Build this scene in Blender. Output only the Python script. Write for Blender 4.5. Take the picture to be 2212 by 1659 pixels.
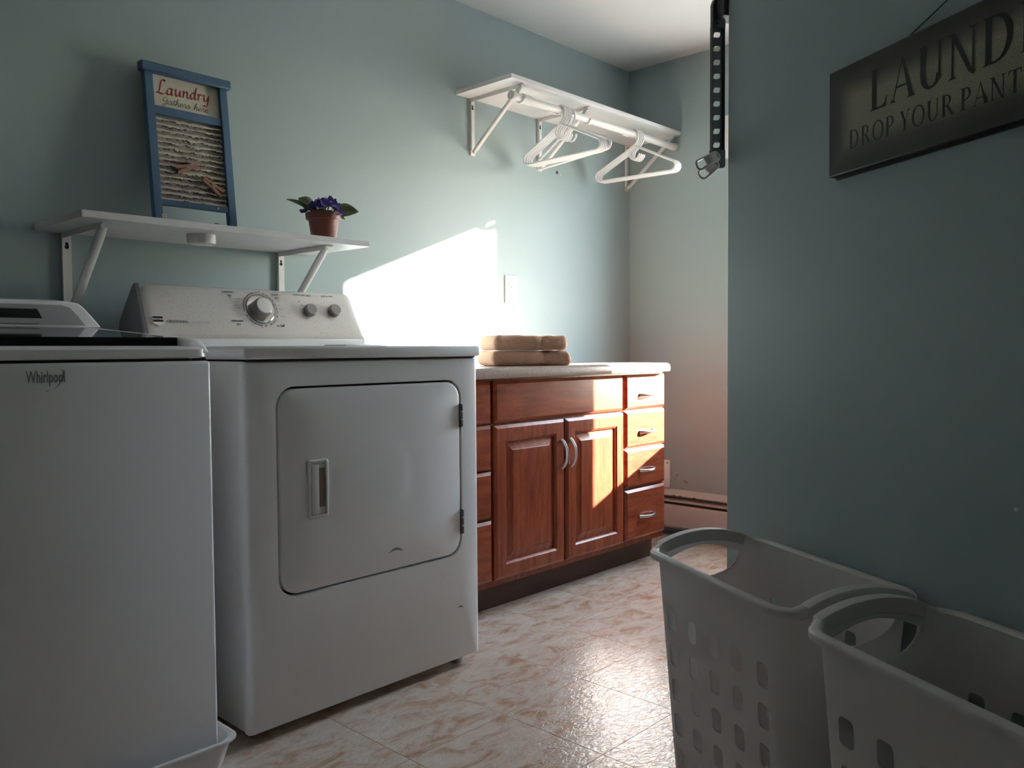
import bpy, bmesh, math, random
from mathutils import Vector, Matrix, noise
random.seed(7)
PI = math.pi
for o in list(bpy.data.objects): bpy.data.objects.remove(o)
SC = bpy.context.scene
COL = SC.collection

# ------------------------------------------------------------------ camera
cd = bpy.data.cameras.new('camera'); cam = bpy.data.objects.new('camera', cd); COL.objects.link(cam)
cd.sensor_width = 36.0; cd.lens = 36.0 * 1799.64 / 2212; cd.clip_start = 0.02
yaw, pitch, roll = 0.7519, -0.0410, -0.0072
fw = Vector((math.cos(yaw)*math.cos(pitch), math.sin(yaw)*math.cos(pitch), math.sin(pitch)))
rt = Vector((math.sin(yaw), -math.cos(yaw), 0)); up = rt.cross(fw)
r2 = rt*math.cos(roll) + up*math.sin(roll); u2 = up*math.cos(roll) - rt*math.sin(roll)
cm = Matrix((r2, u2, -fw)).transposed().to_4x4(); cm.translation = Vector((-3.503, -2.4561, 0.9081))
cam.matrix_world = cm
SC.camera = cam
SC.cycles.diffuse_bounces = 8          # daylight from one window: let it bounce through the room

# ------------------------------------------------------------------ sky, sun, exposure
w = bpy.data.worlds.new('sky'); SC.world = w; w.use_nodes = True
bg = w.node_tree.nodes['Background']
st = w.node_tree.nodes.new('ShaderNodeTexSky'); st.sky_type = 'NISHITA'; st.sun_disc = False
st.sun_elevation = math.atan2(0.395, math.hypot(1.0, 0.645)); st.sun_rotation = math.atan2(1.0, -0.645)
st.air_density = 1.0; st.dust_density = 1.0; st.ozone_density = 1.0
wb = w.node_tree.nodes.new('ShaderNodeMixRGB'); wb.blend_type = 'MULTIPLY'; wb.inputs[0].default_value = 1.0
wb.inputs[2].default_value = (0.46, 0.56, 0.82, 1)          # the camera's daylight white balance
w.node_tree.links.new(st.outputs[0], wb.inputs[1]); hz = w.node_tree.nodes.new('ShaderNodeMixRGB'); hz.blend_type = 'ADD'; hz.inputs[0].default_value = 1.0
hz.inputs[2].default_value = (5.9, 6.3, 6.4, 1)             # thin even cloud over the whole sky
w.node_tree.links.new(wb.outputs[0], hz.inputs[1]); w.node_tree.links.new(hz.outputs[0], bg.inputs[0]); bg.inputs[1].default_value = 1.18
sd = bpy.data.lights.new('sun', 'SUN'); sun = bpy.data.objects.new('sun', sd); COL.objects.link(sun)
sd.energy = 58.0; sd.angle = math.radians(0.6); sd.color = (1.0, 0.96, 0.92)
sun.rotation_euler = Vector((-1.0, 0.645, -0.395)).to_track_quat('-Z', 'Y').to_euler()
sun.location = (3, -2.5, 3)
vs = SC.view_settings
vs.view_transform = 'Standard'; vs.look = 'None'; vs.gamma = 1.0; vs.use_curve_mapping = False
vs.exposure = 0.88

# ------------------------------------------------------------------ materials
def mat(name, col, rough=0.5, metal=0.0, spec=0.5, **kw):
    m = bpy.data.materials.new(name); m.use_nodes = True
    b = m.node_tree.nodes['Principled BSDF']
    b.inputs['Base Color'].default_value = (*col, 1); b.inputs['Roughness'].default_value = rough
    b.inputs['Metallic'].default_value = metal; b.inputs['Specular IOR Level'].default_value = spec
    for k, v in kw.items(): b.inputs[k.replace('_', ' ')].default_value = v
    return m
def nd(m, t, **kw):
    n = m.node_tree.nodes.new(t)
    for k, v in kw.items():
        if k in n.inputs: n.inputs[k].default_value = v
        else: setattr(n, k, v)
    return n
def lk(m, a, b): m.node_tree.links.new(a, b)
def bsdf(m): return m.node_tree.nodes['Principled BSDF']
def coords(m, kind='Object', scale=(1, 1, 1)):
    tc = nd(m, 'ShaderNodeTexCoord'); mp = nd(m, 'ShaderNodeMapping'); mp.inputs['Scale'].default_value = scale
    lk(m, tc.outputs[kind], mp.inputs[0]); return mp.outputs[0]
def ramp(m, fac, stops):
    r = nd(m, 'ShaderNodeValToRGB'); e = r.color_ramp.elements
    while len(e) < len(stops): e.new(0.5)
    for i, (p, c) in enumerate(stops): e[i].position = p; e[i].color = (*c, 1)
    lk(m, fac, r.inputs[0]); return r.outputs[0]
def bump(m, h, strength=0.2, dist=0.002):
    b = nd(m, 'ShaderNodeBump'); b.inputs['Strength'].default_value = strength; b.inputs['Distance'].default_value = dist
    lk(m, h, b.inputs['Height']); lk(m, b.outputs[0], bsdf(m).inputs['Normal'])
def noise_mat(name, stops, scale, rough, sc=(1, 1, 1), detail=4, bs=0.0, bd=0.001, kind='Object', metal=0, spec=0.5, dist=0):
    m = mat(name, stops[0][1], rough, metal, spec)
    n = nd(m, 'ShaderNodeTexNoise'); n.inputs['Scale'].default_value = scale; n.inputs['Detail'].default_value = detail
    n.inputs['Distortion'].default_value = dist
    lk(m, coords(m, kind, sc), n.inputs['Vector']); lk(m, ramp(m, n.outputs[0], stops), bsdf(m).inputs['Base Color'])
    if bs: bump(m, n.outputs[0], bs, bd)
    return m

def wall_paint(name, a, b):
    m = mat(name, a, 0.55, spec=0.3)
    n = nd(m, 'ShaderNodeTexNoise'); n.inputs['Scale'].default_value = 1.6; n.inputs['Detail'].default_value = 3
    v = coords(m); lk(m, v, n.inputs['Vector'])
    lk(m, ramp(m, n.outputs[0], [(0.3, a), (0.7, b)]), bsdf(m).inputs['Base Color'])
    n2 = nd(m, 'ShaderNodeTexNoise'); n2.inputs['Scale'].default_value = 160; lk(m, v, n2.inputs['Vector'])
    bump(m, n2.outputs[0], 0.12, 0.0015); return m
M = {}
M['wall'] = wall_paint('teal wall paint', (0.345, 0.425, 0.430), (0.365, 0.445, 0.448))
M['ceiling'] = wall_paint('ceiling paint', (0.68, 0.665, 0.66), (0.71, 0.695, 0.69))
M['white'] = mat('white enamel', (0.83, 0.82, 0.82), 0.28)
M['white2'] = mat('white plastic', (0.78, 0.77, 0.76), 0.35)
M['shelf'] = noise_mat('white melamine', [(0.3, (0.74, 0.72, 0.71)), (0.7, (0.78, 0.76, 0.75))], 30, 0.4)
M['bracket'] = mat('white coated steel', (0.72, 0.70, 0.68), 0.35)
M['hanger'] = mat('white hanger plastic', (0.82, 0.80, 0.80), 0.25)
M['dark'] = mat('dark gap', (0.01, 0.01, 0.01), 0.8)
M['black'] = mat('black plastic', (0.012, 0.012, 0.013), 0.35)
M['glass_black'] = mat('black lid glass', (0.006, 0.006, 0.007), 0.04, spec=0.8)
M['lidblack'] = mat('matte black lid edge', (0.006, 0.006, 0.007), 0.6, spec=0.15)
M['capmetal'] = mat('bright knob cap', (0.82, 0.80, 0.77), 0.3, 0.5)
M['chrome'] = mat('chrome', (0.78, 0.76, 0.72), 0.12, 1.0)
M['nickel'] = mat('brushed nickel', (0.55, 0.54, 0.53), 0.28, 1.0)
M['knobside'] = mat('satin grey metal', (0.30, 0.28, 0.27), 0.35, 0.8)
M['grey'] = mat('dark grey plastic', (0.16, 0.16, 0.165), 0.45)
M['midgrey'] = mat('grey console panel', (0.42, 0.41, 0.42), 0.4, 0.3)
M['ink'] = mat('grey print', (0.07, 0.07, 0.075), 0.6)
M['redink'] = mat('red print', (0.45, 0.04, 0.03), 0.6)
M['silverink'] = mat('silver lettering', (0.30, 0.30, 0.30), 0.35, 0.5)
M['bluewood'] = noise_mat('blue painted wood', [(0.3, (0.052, 0.115, 0.20)), (0.7, (0.068, 0.145, 0.24))], 14, 0.55, (1, 1, 0.15), bs=0.1)
M['cream'] = noise_mat('cream sign card', [(0.3, (0.60, 0.56, 0.45)), (0.7, (0.66, 0.62, 0.50))], 10, 0.6)
M['red'] = mat('red lettering', (0.36, 0.03, 0.035), 0.6)
M['inkblack'] = mat('black lettering', (0.012, 0.012, 0.012), 0.6)
M['pencil'] = mat('faint grey drawing', (0.36, 0.35, 0.32), 0.7)
M['pinwood'] = noise_mat('clothespin wood', [(0.3, (0.30, 0.155, 0.10)), (0.7, (0.38, 0.20, 0.13))], 40, 0.7, (1, 1, 1))
M['pot'] = noise_mat('terracotta plastic', [(0.3, (0.24, 0.075, 0.062)), (0.7, (0.29, 0.095, 0.075))], 8, 0.45, (1, 1, 6))
M['soil'] = noise_mat('soil', [(0.3, (0.012, 0.010, 0.008)), (0.7, (0.035, 0.028, 0.02))], 90, 0.9, bs=0.5)
M['leaf'] = noise_mat('violet leaf', [(0.3, (0.085, 0.11, 0.045)), (0.7, (0.14, 0.17, 0.075))], 60, 0.6, bs=0.3)
M['petal'] = noise_mat('violet petal', [(0.3, (0.10, 0.065, 0.33)), (0.7, (0.19, 0.13, 0.50))], 60, 0.6)
M['pollen'] = mat('pollen', (0.6, 0.45, 0.08), 0.6)
M['towel'] = noise_mat('tan terry towel', [(0.3, (0.56, 0.335, 0.235)), (0.7, (0.72, 0.465, 0.335))], 260, 0.95, bs=1.0, bd=0.004, spec=0.1)
M['counter'] = noise_mat('beige laminate', [(0.3, (0.29, 0.215, 0.175)), (0.55, (0.39, 0.30, 0.25)), (0.75, (0.47, 0.385, 0.325))], 190, 0.22)
M['heater'] = mat('cream heater enamel', (0.56, 0.53, 0.50), 0.4)
M['fin'] = mat('heater fins', (0.10, 0.095, 0.09), 0.5, 0.5)
M['rust'] = mat('rust spot', (0.20, 0.10, 0.05), 0.8)
M['scuff'] = mat('grey scuff', (0.22, 0.21, 0.20), 0.6)
M['plaster'] = mat('bare tan plaster', (0.26, 0.20, 0.12), 0.8)
def plastic_translucent(name, col, k):
    m = mat(name, col, 0.32); nt = m.node_tree; tr = nt.nodes.new('ShaderNodeBsdfTranslucent'); tr.inputs[0].default_value = (*col, 1)
    mx = nt.nodes.new('ShaderNodeMixShader'); mx.inputs[0].default_value = k; out = nt.nodes['Material Output']
    nt.links.new(bsdf(m).outputs[0], mx.inputs[1]); nt.links.new(tr.outputs[0], mx.inputs[2]); nt.links.new(mx.outputs[0], out.inputs[0]); return m
M['hamper'] = plastic_translucent('white hamper plastic', (0.84, 0.82, 0.82), 0.33)
M['clip'] = mat('ivory clip plastic', (0.62, 0.58, 0.53), 0.3)
M['outlet'] = mat('outlet plastic', (0.82, 0.80, 0.77), 0.35)
M['recess'] = mat('tan handle slot', (0.20, 0.15, 0.11), 0.6)
M['handle'] = mat('almond handle plastic', (0.62, 0.60, 0.57), 0.35)
M['trim'] = mat('white window trim', (0.80, 0.79, 0.78), 0.4)
M['wire'] = mat('black wire', (0.012, 0.012, 0.012), 0.5)

def console_metal():
    m = mat('speckled silver console', (0.55, 0.53, 0.51), 0.34, 0.55)
    v = coords(m)
    n = nd(m, 'ShaderNodeTexNoise'); n.inputs['Scale'].default_value = 260; n.inputs['Detail'].default_value = 2
    lk(m, v, n.inputs['Vector'])
    lk(m, ramp(m, n.outputs[0], [(0.30, (0.46, 0.44, 0.42)), (0.38, (0.66, 0.63, 0.60)), (1, (0.68, 0.65, 0.62))]), bsdf(m).inputs['Base Color'])
    return m
M['console'] = console_metal()

def oak(name, sc):
    m = mat(name, (0.3, 0.09, 0.035), 0.27, spec=0.45)
    v = coords(m, 'Object', sc)
    oi = nd(m, 'ShaderNodeObjectInfo'); ad = nd(m, 'ShaderNodeVectorMath', operation='ADD')
    sx = nd(m, 'ShaderNodeMath', operation='MULTIPLY'); sx.inputs[1].default_value = 13.0; lk(m, oi.outputs['Random'], sx.inputs[0])
    lk(m, v, ad.inputs[0]); lk(m, sx.outputs[0], ad.inputs[1])
    n = nd(m, 'ShaderNodeTexNoise'); n.inputs['Scale'].default_value = 5; n.inputs['Detail'].default_value = 5; n.inputs['Distortion'].default_value = 0.6
    lk(m, ad.outputs[0], n.inputs['Vector'])
    wv = nd(m, 'ShaderNodeTexWave'); wv.inputs['Scale'].default_value = 0.9; wv.inputs['Distortion'].default_value = 14; wv.inputs['Detail'].default_value = 3; wv.inputs['Detail Scale'].default_value = 1.2
    lk(m, ad.outputs[0], wv.inputs['Vector'])
    n3 = nd(m, 'ShaderNodeTexNoise'); n3.inputs['Scale'].default_value = 42; n3.inputs['Detail'].default_value = 2
    lk(m, ad.outputs[0], n3.inputs['Vector'])
    c1 = ramp(m, n.outputs[0], [(0.25, (0.190, 0.036, 0.016)), (0.5, (0.265, 0.056, 0.023)), (0.8, (0.33, 0.082, 0.032))])
    c2 = ramp(m, wv.outputs['Fac'], [(0.0, (0.72, 0.68, 0.66)), (0.45, (1, 1, 1)), (1, (1.0, 1.0, 1.0))])
    c3 = ramp(m, n3.outputs[0], [(0.36, (0.66, 0.6, 0.56)), (0.5, (1, 1, 1))])
    mx = nd(m, 'ShaderNodeMixRGB', blend_type='MULTIPLY'); mx.inputs[0].default_value = 0.5; lk(m, c1, mx.inputs[1]); lk(m, c2, mx.inputs[2])
    mx2 = nd(m, 'ShaderNodeMixRGB', blend_type='MULTIPLY'); mx2.inputs[0].default_value = 0.45; lk(m, mx.outputs[0], mx2.inputs[1]); lk(m, c3, mx2.inputs[2])
    lk(m, mx2.outputs[0], bsdf(m).inputs['Base Color']); bump(m, n3.outputs[0], 0.08, 0.001); return m
M['oak_h'] = oak('oak, grain across', (1.2, 8, 8))
M['oak_v'] = oak('oak, grain upright', (8, 8, 1.2))
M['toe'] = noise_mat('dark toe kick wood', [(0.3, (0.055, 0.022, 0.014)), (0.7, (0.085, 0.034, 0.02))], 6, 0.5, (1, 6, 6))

def tile_mat():
    m = mat('marbled vinyl tile', (0.5, 0.42, 0.36), 0.22, spec=0.5)
    tc = nd(m, 'ShaderNodeTexCoord'); oi = nd(m, 'ShaderNodeObjectInfo')
    sc = nd(m, 'ShaderNodeMath', operation='MULTIPLY'); sc.inputs[1].default_value = 37.0; lk(m, oi.outputs['Random'], sc.inputs[0])
    ad = nd(m, 'ShaderNodeVectorMath', operation='ADD'); lk(m, tc.outputs['Object'], ad.inputs[0]); lk(m, sc.outputs[0], ad.inputs[1])
    mp = nd(m, 'ShaderNodeMapping'); mp.inputs['Scale'].default_value = (1, 1.9, 1); mp.inputs['Rotation'].default_value = (0, 0, 0.5); lk(m, ad.outputs[0], mp.inputs[0])
    n = nd(m, 'ShaderNodeTexNoise'); n.inputs['Scale'].default_value = 9.5; n.inputs['Detail'].default_value = 9; n.inputs['Roughness'].default_value = 0.72; n.inputs['Distortion'].default_value = 0.7
    lk(m, mp.outputs[0], n.inputs['Vector'])
    c = ramp(m, n.outputs[0], [(0.32, (0.42, 0.255, 0.165)), (0.42, (0.55, 0.39, 0.29)), (0.51, (0.63, 0.53, 0.45)), (0.68, (0.70, 0.63, 0.56))])
    lk(m, c, bsdf(m).inputs['Base Color'])
    n2 = nd(m, 'ShaderNodeTexNoise'); n2.inputs['Scale'].default_value = 46; n2.inputs['Detail'].default_value = 4; n2.inputs['Distortion'].default_value = 1.2
    lk(m, mp.outputs[0], n2.inputs['Vector'])
    bump(m, n2.outputs[0], 0.55, 0.003); return m
M['tile'] = tile_mat()
M['grout'] = mat('tile joint', (0.26, 0.19, 0.15), 0.7)

def glass_mat():
    m = bpy.data.materials.new('window glass'); m.use_nodes = True; nt = m.node_tree; nt.nodes.clear()
    o = nt.nodes.new('ShaderNodeOutputMaterial'); mx = nt.nodes.new('ShaderNodeMixShader'); t = nt.nodes.new('ShaderNodeBsdfTransparent'); g = nt.nodes.new('ShaderNodeBsdfGlossy')
    t.inputs[0].default_value = (0.96, 0.98, 0.97, 1); g.inputs['Roughness'].default_value = 0.02; mx.inputs[0].default_value = 0.06
    nt.links.new(t.outputs[0], mx.inputs[1]); nt.links.new(g.outputs[0], mx.inputs[2]); nt.links.new(mx.outputs[0], o.inputs[0]); return m
M['glass'] = glass_mat()

def sign_mat(L, H):
    # antiqued face: tan field rubbed dark along all four edges
    m = mat('antiqued tan sign face', (0.1, 0.09, 0.06), 0.5)
    tc = nd(m, 'ShaderNodeTexCoord'); sp = nd(m, 'ShaderNodeSeparateXYZ'); lk(m, tc.outputs['Object'], sp.inputs[0])
    def edge(out, half):
        a = nd(m, 'ShaderNodeMath', operation='ABSOLUTE'); lk(m, out, a.inputs[0])
        s = nd(m, 'ShaderNodeMath', operation='SUBTRACT'); s.inputs[0].default_value = half; lk(m, a.outputs[0], s.inputs[1]); return s.outputs[0]
    mn = nd(m, 'ShaderNodeMath', operation='SMOOTH_MIN'); mn.inputs[2].default_value = 0.02
    lk(m, edge(sp.outputs[0], L/2), mn.inputs[0]); lk(m, edge(sp.outputs[2], H/2), mn.inputs[1])
    n = nd(m, 'ShaderNodeTexNoise'); n.inputs['Scale'].default_value = 9; lk(m, tc.outputs['Object'], n.inputs['Vector'])
    ad = nd(m, 'ShaderNodeMath', operation='MULTIPLY_ADD'); ad.inputs[1].default_value = 0.02; lk(m, n.outputs[0], ad.inputs[0]); lk(m, mn.outputs[0], ad.inputs[2])
    n2 = nd(m, 'ShaderNodeTexNoise'); n2.inputs['Scale'].default_value = 420; lk(m, tc.outputs['Object'], n2.inputs['Vector'])
    c = ramp(m, ad.outputs[0], [(0.020, (0.030, 0.025, 0.024)), (0.044, (0.085, 0.076, 0.056)), (0.070, (0.34, 0.325, 0.225))])
    g = ramp(m, n2.outputs[0], [(0.35, (0.75, 0.75, 0.75)), (0.65, (1.15, 1.15, 1.15))])
    mx = nd(m, 'ShaderNodeMixRGB', blend_type='MULTIPLY'); mx.inputs[0].default_value = 1; lk(m, c, mx.inputs[1]); lk(m, g, mx.inputs[2])
    lk(m, mx.outputs[0], bsdf(m).inputs['Base Color']); return m

def washboard_mat():
    m = mat('distressed corrugated tin', (0.4, 0.36, 0.3), 0.55, 0.1)
    v = coords(m, 'Object', (14, 1, 60))
    n = nd(m, 'ShaderNodeTexNoise'); n.inputs['Scale'].default_value = 1.5; n.inputs['Detail'].default_value = 5; n.inputs['Roughness'].default_value = 0.65
    lk(m, v, n.inputs['Vector'])
    c = ramp(m, n.outputs[0], [(0.30, (0.20, 0.155, 0.145)), (0.45, (0.29, 0.25, 0.24)), (0.60, (0.36, 0.32, 0.30)), (0.72, (0.44, 0.41, 0.35))])
    lk(m, c, bsdf(m).inputs['Base Color']); return m
M['tin'] = washboard_mat()
M['ridgeshade'] = mat('brown ridge shadow', (0.085, 0.045, 0.042), 0.7)  # thin dark shadow under each ridge, painted into the panel's colour
M['creamtin'] = noise_mat('worn cream paint', [(0.3, (0.44, 0.40, 0.31)), (0.7, (0.62, 0.58, 0.47))], 40, 0.6)

# ------------------------------------------------------------------ mesh helpers
def obj(name, bm, m, parent=None, smooth=True, world=True, bev=0, seg=2, angle=40):
    """link the bmesh as one mesh object; geometry is given in world space and moved into the parent's frame"""
    if parent is not None and world: bm.transform(MW[parent.name].inverted())
    me = bpy.data.meshes.new(name); bmesh.ops.recalc_face_normals(bm, faces=bm.faces); bm.to_mesh(me); bm.free()
    for mm in (m if isinstance(m, (list, tuple)) else [m]): me.materials.append(mm)
    o = bpy.data.objects.new(name, me); COL.objects.link(o)
    if parent is not None: o.parent = parent; MW[o.name] = MW[parent.name].copy()
    else: MW[o.name] = Matrix.Identity(4)
    if smooth:
        me.shade_smooth()
        me.set_sharp_from_angle(angle=math.radians(angle))
    if bev:
        b = o.modifiers.new('bevel', 'BEVEL'); b.width = bev; b.segments = seg; b.limit_method = 'ANGLE'; b.angle_limit = math.radians(35); b.harden_normals = False
    return o
MW = {}
def thing(name, label, cat, loc=(0, 0, 0), rotz=0, group=None):
    o = bpy.data.objects.new(name, None); COL.objects.link(o); o.empty_display_size = 0.05
    o.location = loc; o.rotation_euler = (0, 0, rotz); MW[o.name] = Matrix.Translation(loc) @ Matrix.Rotation(rotz, 4, 'Z')
    o['label'] = label; o['category'] = cat
    if group: o['group'] = group
    return o
def tag(o, label, cat, group=None):
    o['label'] = label; o['category'] = cat
    if group: o['group'] = group
    return o
def struct(name, bm, m, parent=None, label=None, **kw):
    o = obj(name, bm, m, parent, **kw)
    if parent is None: o['kind'] = 'structure'
    if label: o['label'] = label
    return o
def recenter(o, c):
    """move a top-level mesh's origin to c"""
    c = Vector(c); o.data.transform(Matrix.Translation(-c)); o.location = c; MW[o.name] = Matrix.Translation(c); return o
def dup(root, loc, rotz=None, label=None):
    r = root.copy(); COL.objects.link(r); r.location = loc
    if rotz is not None: r.rotation_euler = (0, 0, rotz)
    if label: r['label'] = label
    for ch in list(root.children):
        c = ch.copy(); COL.objects.link(c); c.parent = r
        for g in ch.children:
            d = g.copy(); COL.objects.link(d); d.parent = c
    return r
def B(): return bmesh.new()
def box(x0, x1, y0, y1, z0, z1, bm=None):
    bm = bm or B()
    v = [bm.verts.new(p) for p in ((x0,y0,z0),(x1,y0,z0),(x1,y1,z0),(x0,y1,z0),(x0,y0,z1),(x1,y0,z1),(x1,y1,z1),(x0,y1,z1))]
    for f in ((0,3,2,1),(4,5,6,7),(0,1,5,4),(1,2,6,5),(2,3,7,6),(3,0,4,7)): bm.faces.new([v[i] for i in f])
    return bm
def rbox(x0, x1, y0, y1, z0, z1, r, seg=3):
    bm = box(x0, x1, y0, y1, z0, z1); bmesh.ops.bevel(bm, geom=bm.edges[:], offset=r, segments=seg, affect='EDGES', profile=0.5); return bm
def loft(loops, close=True, cap0=True, cap1=True, bm=None):
    """bridge successive loops of equally many points"""
    bm = bm or B(); rows = [[bm.verts.new(p) for p in L] for L in loops]; n = len(rows[0])
    for a, b in zip(rows, rows[1:]):
        for i in range(n if close else n-1):
            j = (i+1) % n; bm.faces.new((a[i], a[j], b[j], b[i]))
    if cap0 and close: bm.faces.new(rows[0][::-1])
    if cap1 and close: bm.faces.new(rows[-1])
    return bm
def rrect(cx, cy, w, h, r, k=6):
    """rounded rectangle as (a, b) pairs, counter-clockwise, 4*(k+1) points"""
    out = []
    for qx, qy, a0 in ((1, 1, 0), (-1, 1, 90), (-1, -1, 180), (1, -1, 270)):
        for i in range(k+1):
            a = math.radians(a0 + 90*i/k); out.append((cx + qx*(w/2-r) + r*math.cos(a), cy + qy*(h/2-r) + r*math.sin(a)))
    return out
def lathe(prof, c, axis=(0, 0, 1), n=28, bm=None, cap0=True, cap1=True):
    """prof: (radius, height) pairs along axis from c"""
    ax = Vector(axis).normalized(); q = Vector((0, 0, 1)).rotation_difference(ax); c = Vector(c)
    return loft([[c + q @ Vector((r*math.cos(2*PI*i/n), r*math.sin(2*PI*i/n), h)) for i in range(n)] for r, h in prof], True, cap0, cap1, bm)
def tube(pts, r, n=8, closed=False, bm=None):
    pts = [Vector(p) for p in pts]; N = len(pts); loops = []; prev = None
    for i, p in enumerate(pts):
        if closed: t = pts[(i+1) % N] - pts[i-1]
        else: t = pts[min(i+1, N-1)] - pts[max(i-1, 0)]
        t.normalize()
        if prev is None:
            a = Vector((0, 0, 1)) if abs(t.z) < 0.9 else Vector((1, 0, 0)); u = t.cross(a).normalized()
        else: u = (prev - t*prev.dot(t)).normalized()
        prev = u; v = t.cross(u); rr = r[i] if isinstance(r, (list, tuple)) else r
        loops.append([p + u*rr*math.cos(2*PI*k/n) + v*rr*math.sin(2*PI*k/n) for k in range(n)])
    if closed:
        bm = bm or B(); rows = [[bm.verts.new(p) for p in L] for L in loops]
        # align the seam
        for i in range(N):
            a, b = rows[i], rows[(i+1) % N]; off = 0
            if i == N-1: off = min(range(n), key=lambda s: sum((a[k].co - b[(k+s) % n].co).length for k in range(n)))
            for k in range(n): bm.faces.new((a[k], a[(k+1) % n], b[(k+1+off) % n], b[(k+off) % n]))
        return bm
    return loft(loops, True, True, True, bm)
def smooth_path(pts, k=6, closed=False):
    P = [Vector(p) for p in pts]; N = len(P); out = []
    for i in range(N if closed else N-1):
        p0, p1, p2, p3 = (P[(i-1) % N], P[i], P[(i+1) % N], P[(i+2) % N]) if closed else (P[max(i-1, 0)], P[i], P[i+1], P[min(i+2, N-1)])
        for j in range(k):
            t = j/k; out.append(0.5*((2*p1) + (p2-p0)*t + (2*p0-5*p1+4*p2-p3)*t*t + (3*p1-p0-3*p2+p3)*t**3))
    if not closed: out.append(P[-1])
    return out
def extrude_poly(poly, d0, d1, fn, bm=None):
    """poly: (a,b) pairs; fn(a,b,d) -> world point"""
    return loft([[fn(a, b, d0) for a, b in poly], [fn(a, b, d1) for a, b in poly]], bm=bm)
def flat(polys, fn, bm=None):
    bm = bm or B()
    for p in polys: bm.faces.new([bm.verts.new(fn(a, b)) for a, b in p])
    return bm
def text_obj(s, size, fn, m, parent, name='lettering', center=True, sx=1.0, bold=0.022):
    cu = bpy.data.curves.new('t', 'FONT'); cu.body = s; cu.size = size; cu.resolution_u = 2; cu.offset = size*bold
    if center: cu.align_x = 'CENTER'
    o = bpy.data.objects.new('t', cu); COL.objects.link(o); dg = bpy.context.evaluated_depsgraph_get()
    me = o.evaluated_get(dg).to_mesh(); bm = B(); bm.from_mesh(me); bpy.data.objects.remove(o); bpy.data.curves.remove(cu)
    for v in bm.verts: v.co = Vector(fn(v.co.x*sx, v.co.y))
    return obj(name, bm, m, parent, smooth=False)

# ------------------------------------------------------------------ the room
ZC = 2.2955; XB = -5.2; YN = -3.6
T = 0.3048
floor = struct('floor', box(XB-0.1, 0.1, YN-0.1, 0.1, -0.08, -0.0022), M['grout'], smooth=False)
tb = rbox(-T/2+0.0003, T/2-0.0003, -T/2+0.0003, T/2-0.0003, -0.0022, 0, 0.0006, 1)
x = -2.335 - T*9.5; first = None
bm_edge = []
while x - T/2 < 0:
    y = -1.045 - T*8.5
    while y - T/2 < 0:
        if x + T/2 > XB and y + T/2 > YN:
            if first is None:
                first = obj('tile', tb, M['tile'], floor, smooth=False, world=False); first.location = (x, y, 0)
            else:
                c = first.copy(); COL.objects.link(c); c.parent = floor; c.location = (x, y, random.uniform(-0.0002, 0.0002)); c.rotation_euler = (0, 0, random.choice((0, PI)))
        y += T
    x += T
struct('ceiling', box(XB-0.1, 0.1, YN-0.1, 0.1, ZC, ZC+0.1), M['ceiling'], smooth=False)
wl = struct('wall_left', box(XB-0.1, 0.13, 0, 0.1, -0.08, ZC), M['wall'], smooth=False)
struct('wall_near', box(XB-0.1, 0.13, YN-0.1, YN, -0.08, ZC), M['wall'], smooth=False)
# end walls with a window opening each
def holed_wall(name, x0, x1, oy0, oy1, oz0, oz1):
    ys = (YN, oy0, oy1, 0.0); zs = (-0.08, oz0, oz1, ZC)
    bm = B(); g0 = [[bm.verts.new((x0, a, b)) for b in zs] for a in ys]; g1 = [[bm.verts.new((x1, a, b)) for b in zs] for a in ys]
    for i in range(3):
        for j in range(3):
            if (i, j) == (1, 1): continue
            bm.faces.new((g0[i][j], g0[i][j+1], g0[i+1][j+1], g0[i+1][j])); bm.faces.new((g1[i][j], g1[i+1][j], g1[i+1][j+1], g1[i][j+1]))
    for a, b in (((1,1),(1,2)),((1,2),(2,2)),((2,2),(2,1)),((2,1),(1,1))): bm.faces.new((g0[a[0]][a[1]], g0[b[0]][b[1]], g1[b[0]][b[1]], g1[a[0]][a[1]]))
    per = [(0,0),(0,1),(0,2),(0,3),(1,3),(2,3),(3,3),(3,2),(3,1),(3,0),(2,0),(1,0)]
    for k in range(12):
        a, b = per[k], per[(k+1) % 12]; bm.faces.new((g0[a[0]][a[1]], g1[a[0]][a[1]], g1[b[0]][b[1]], g0[b[0]][b[1]]))
    return struct(name, bm, M['wall'], smooth=False)
OY0, OY1, OZ0, OZ1, WT = -1.21, -0.618, 0.66, 1.905, 0.13
wf = holed_wall('wall_far', 0, WT, OY0, OY1, OZ0, OZ1)
struct('wall_back', box(XB-0.1, XB, YN, 0, -0.08, ZC), M['wall'], smooth=False)
# small flaws in the paint above the heater
def blotch(y, z, w, h, ang, parent, m, seed):
    rnd = random.Random(seed); pts = []
    for i in range(12):
        a = 2*PI*i/12; r = rnd.uniform(0.55, 1.0); u, v = w*r*math.cos(a), h*r*math.sin(a)
        pts.append((u*math.cos(ang)-v*math.sin(ang), u*math.sin(ang)+v*math.cos(ang)))
    return obj('paint_chip', extrude_poly(pts, 0, -0.0006, lambda a, b, d: Vector((d, y+a, z+b))), m, parent, smooth=False)
blotch(-0.280, 0.292, 0.013, 0.004, -0.6, wf, M['plaster'], 1)
blotch(-0.328, 0.262, 0.016, 0.006, 0.5, wf, M['plaster'], 2)
blotch(-0.268, 0.270, 0.004, 0.007, 0.0, wf, M['plaster'], 3)
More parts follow.
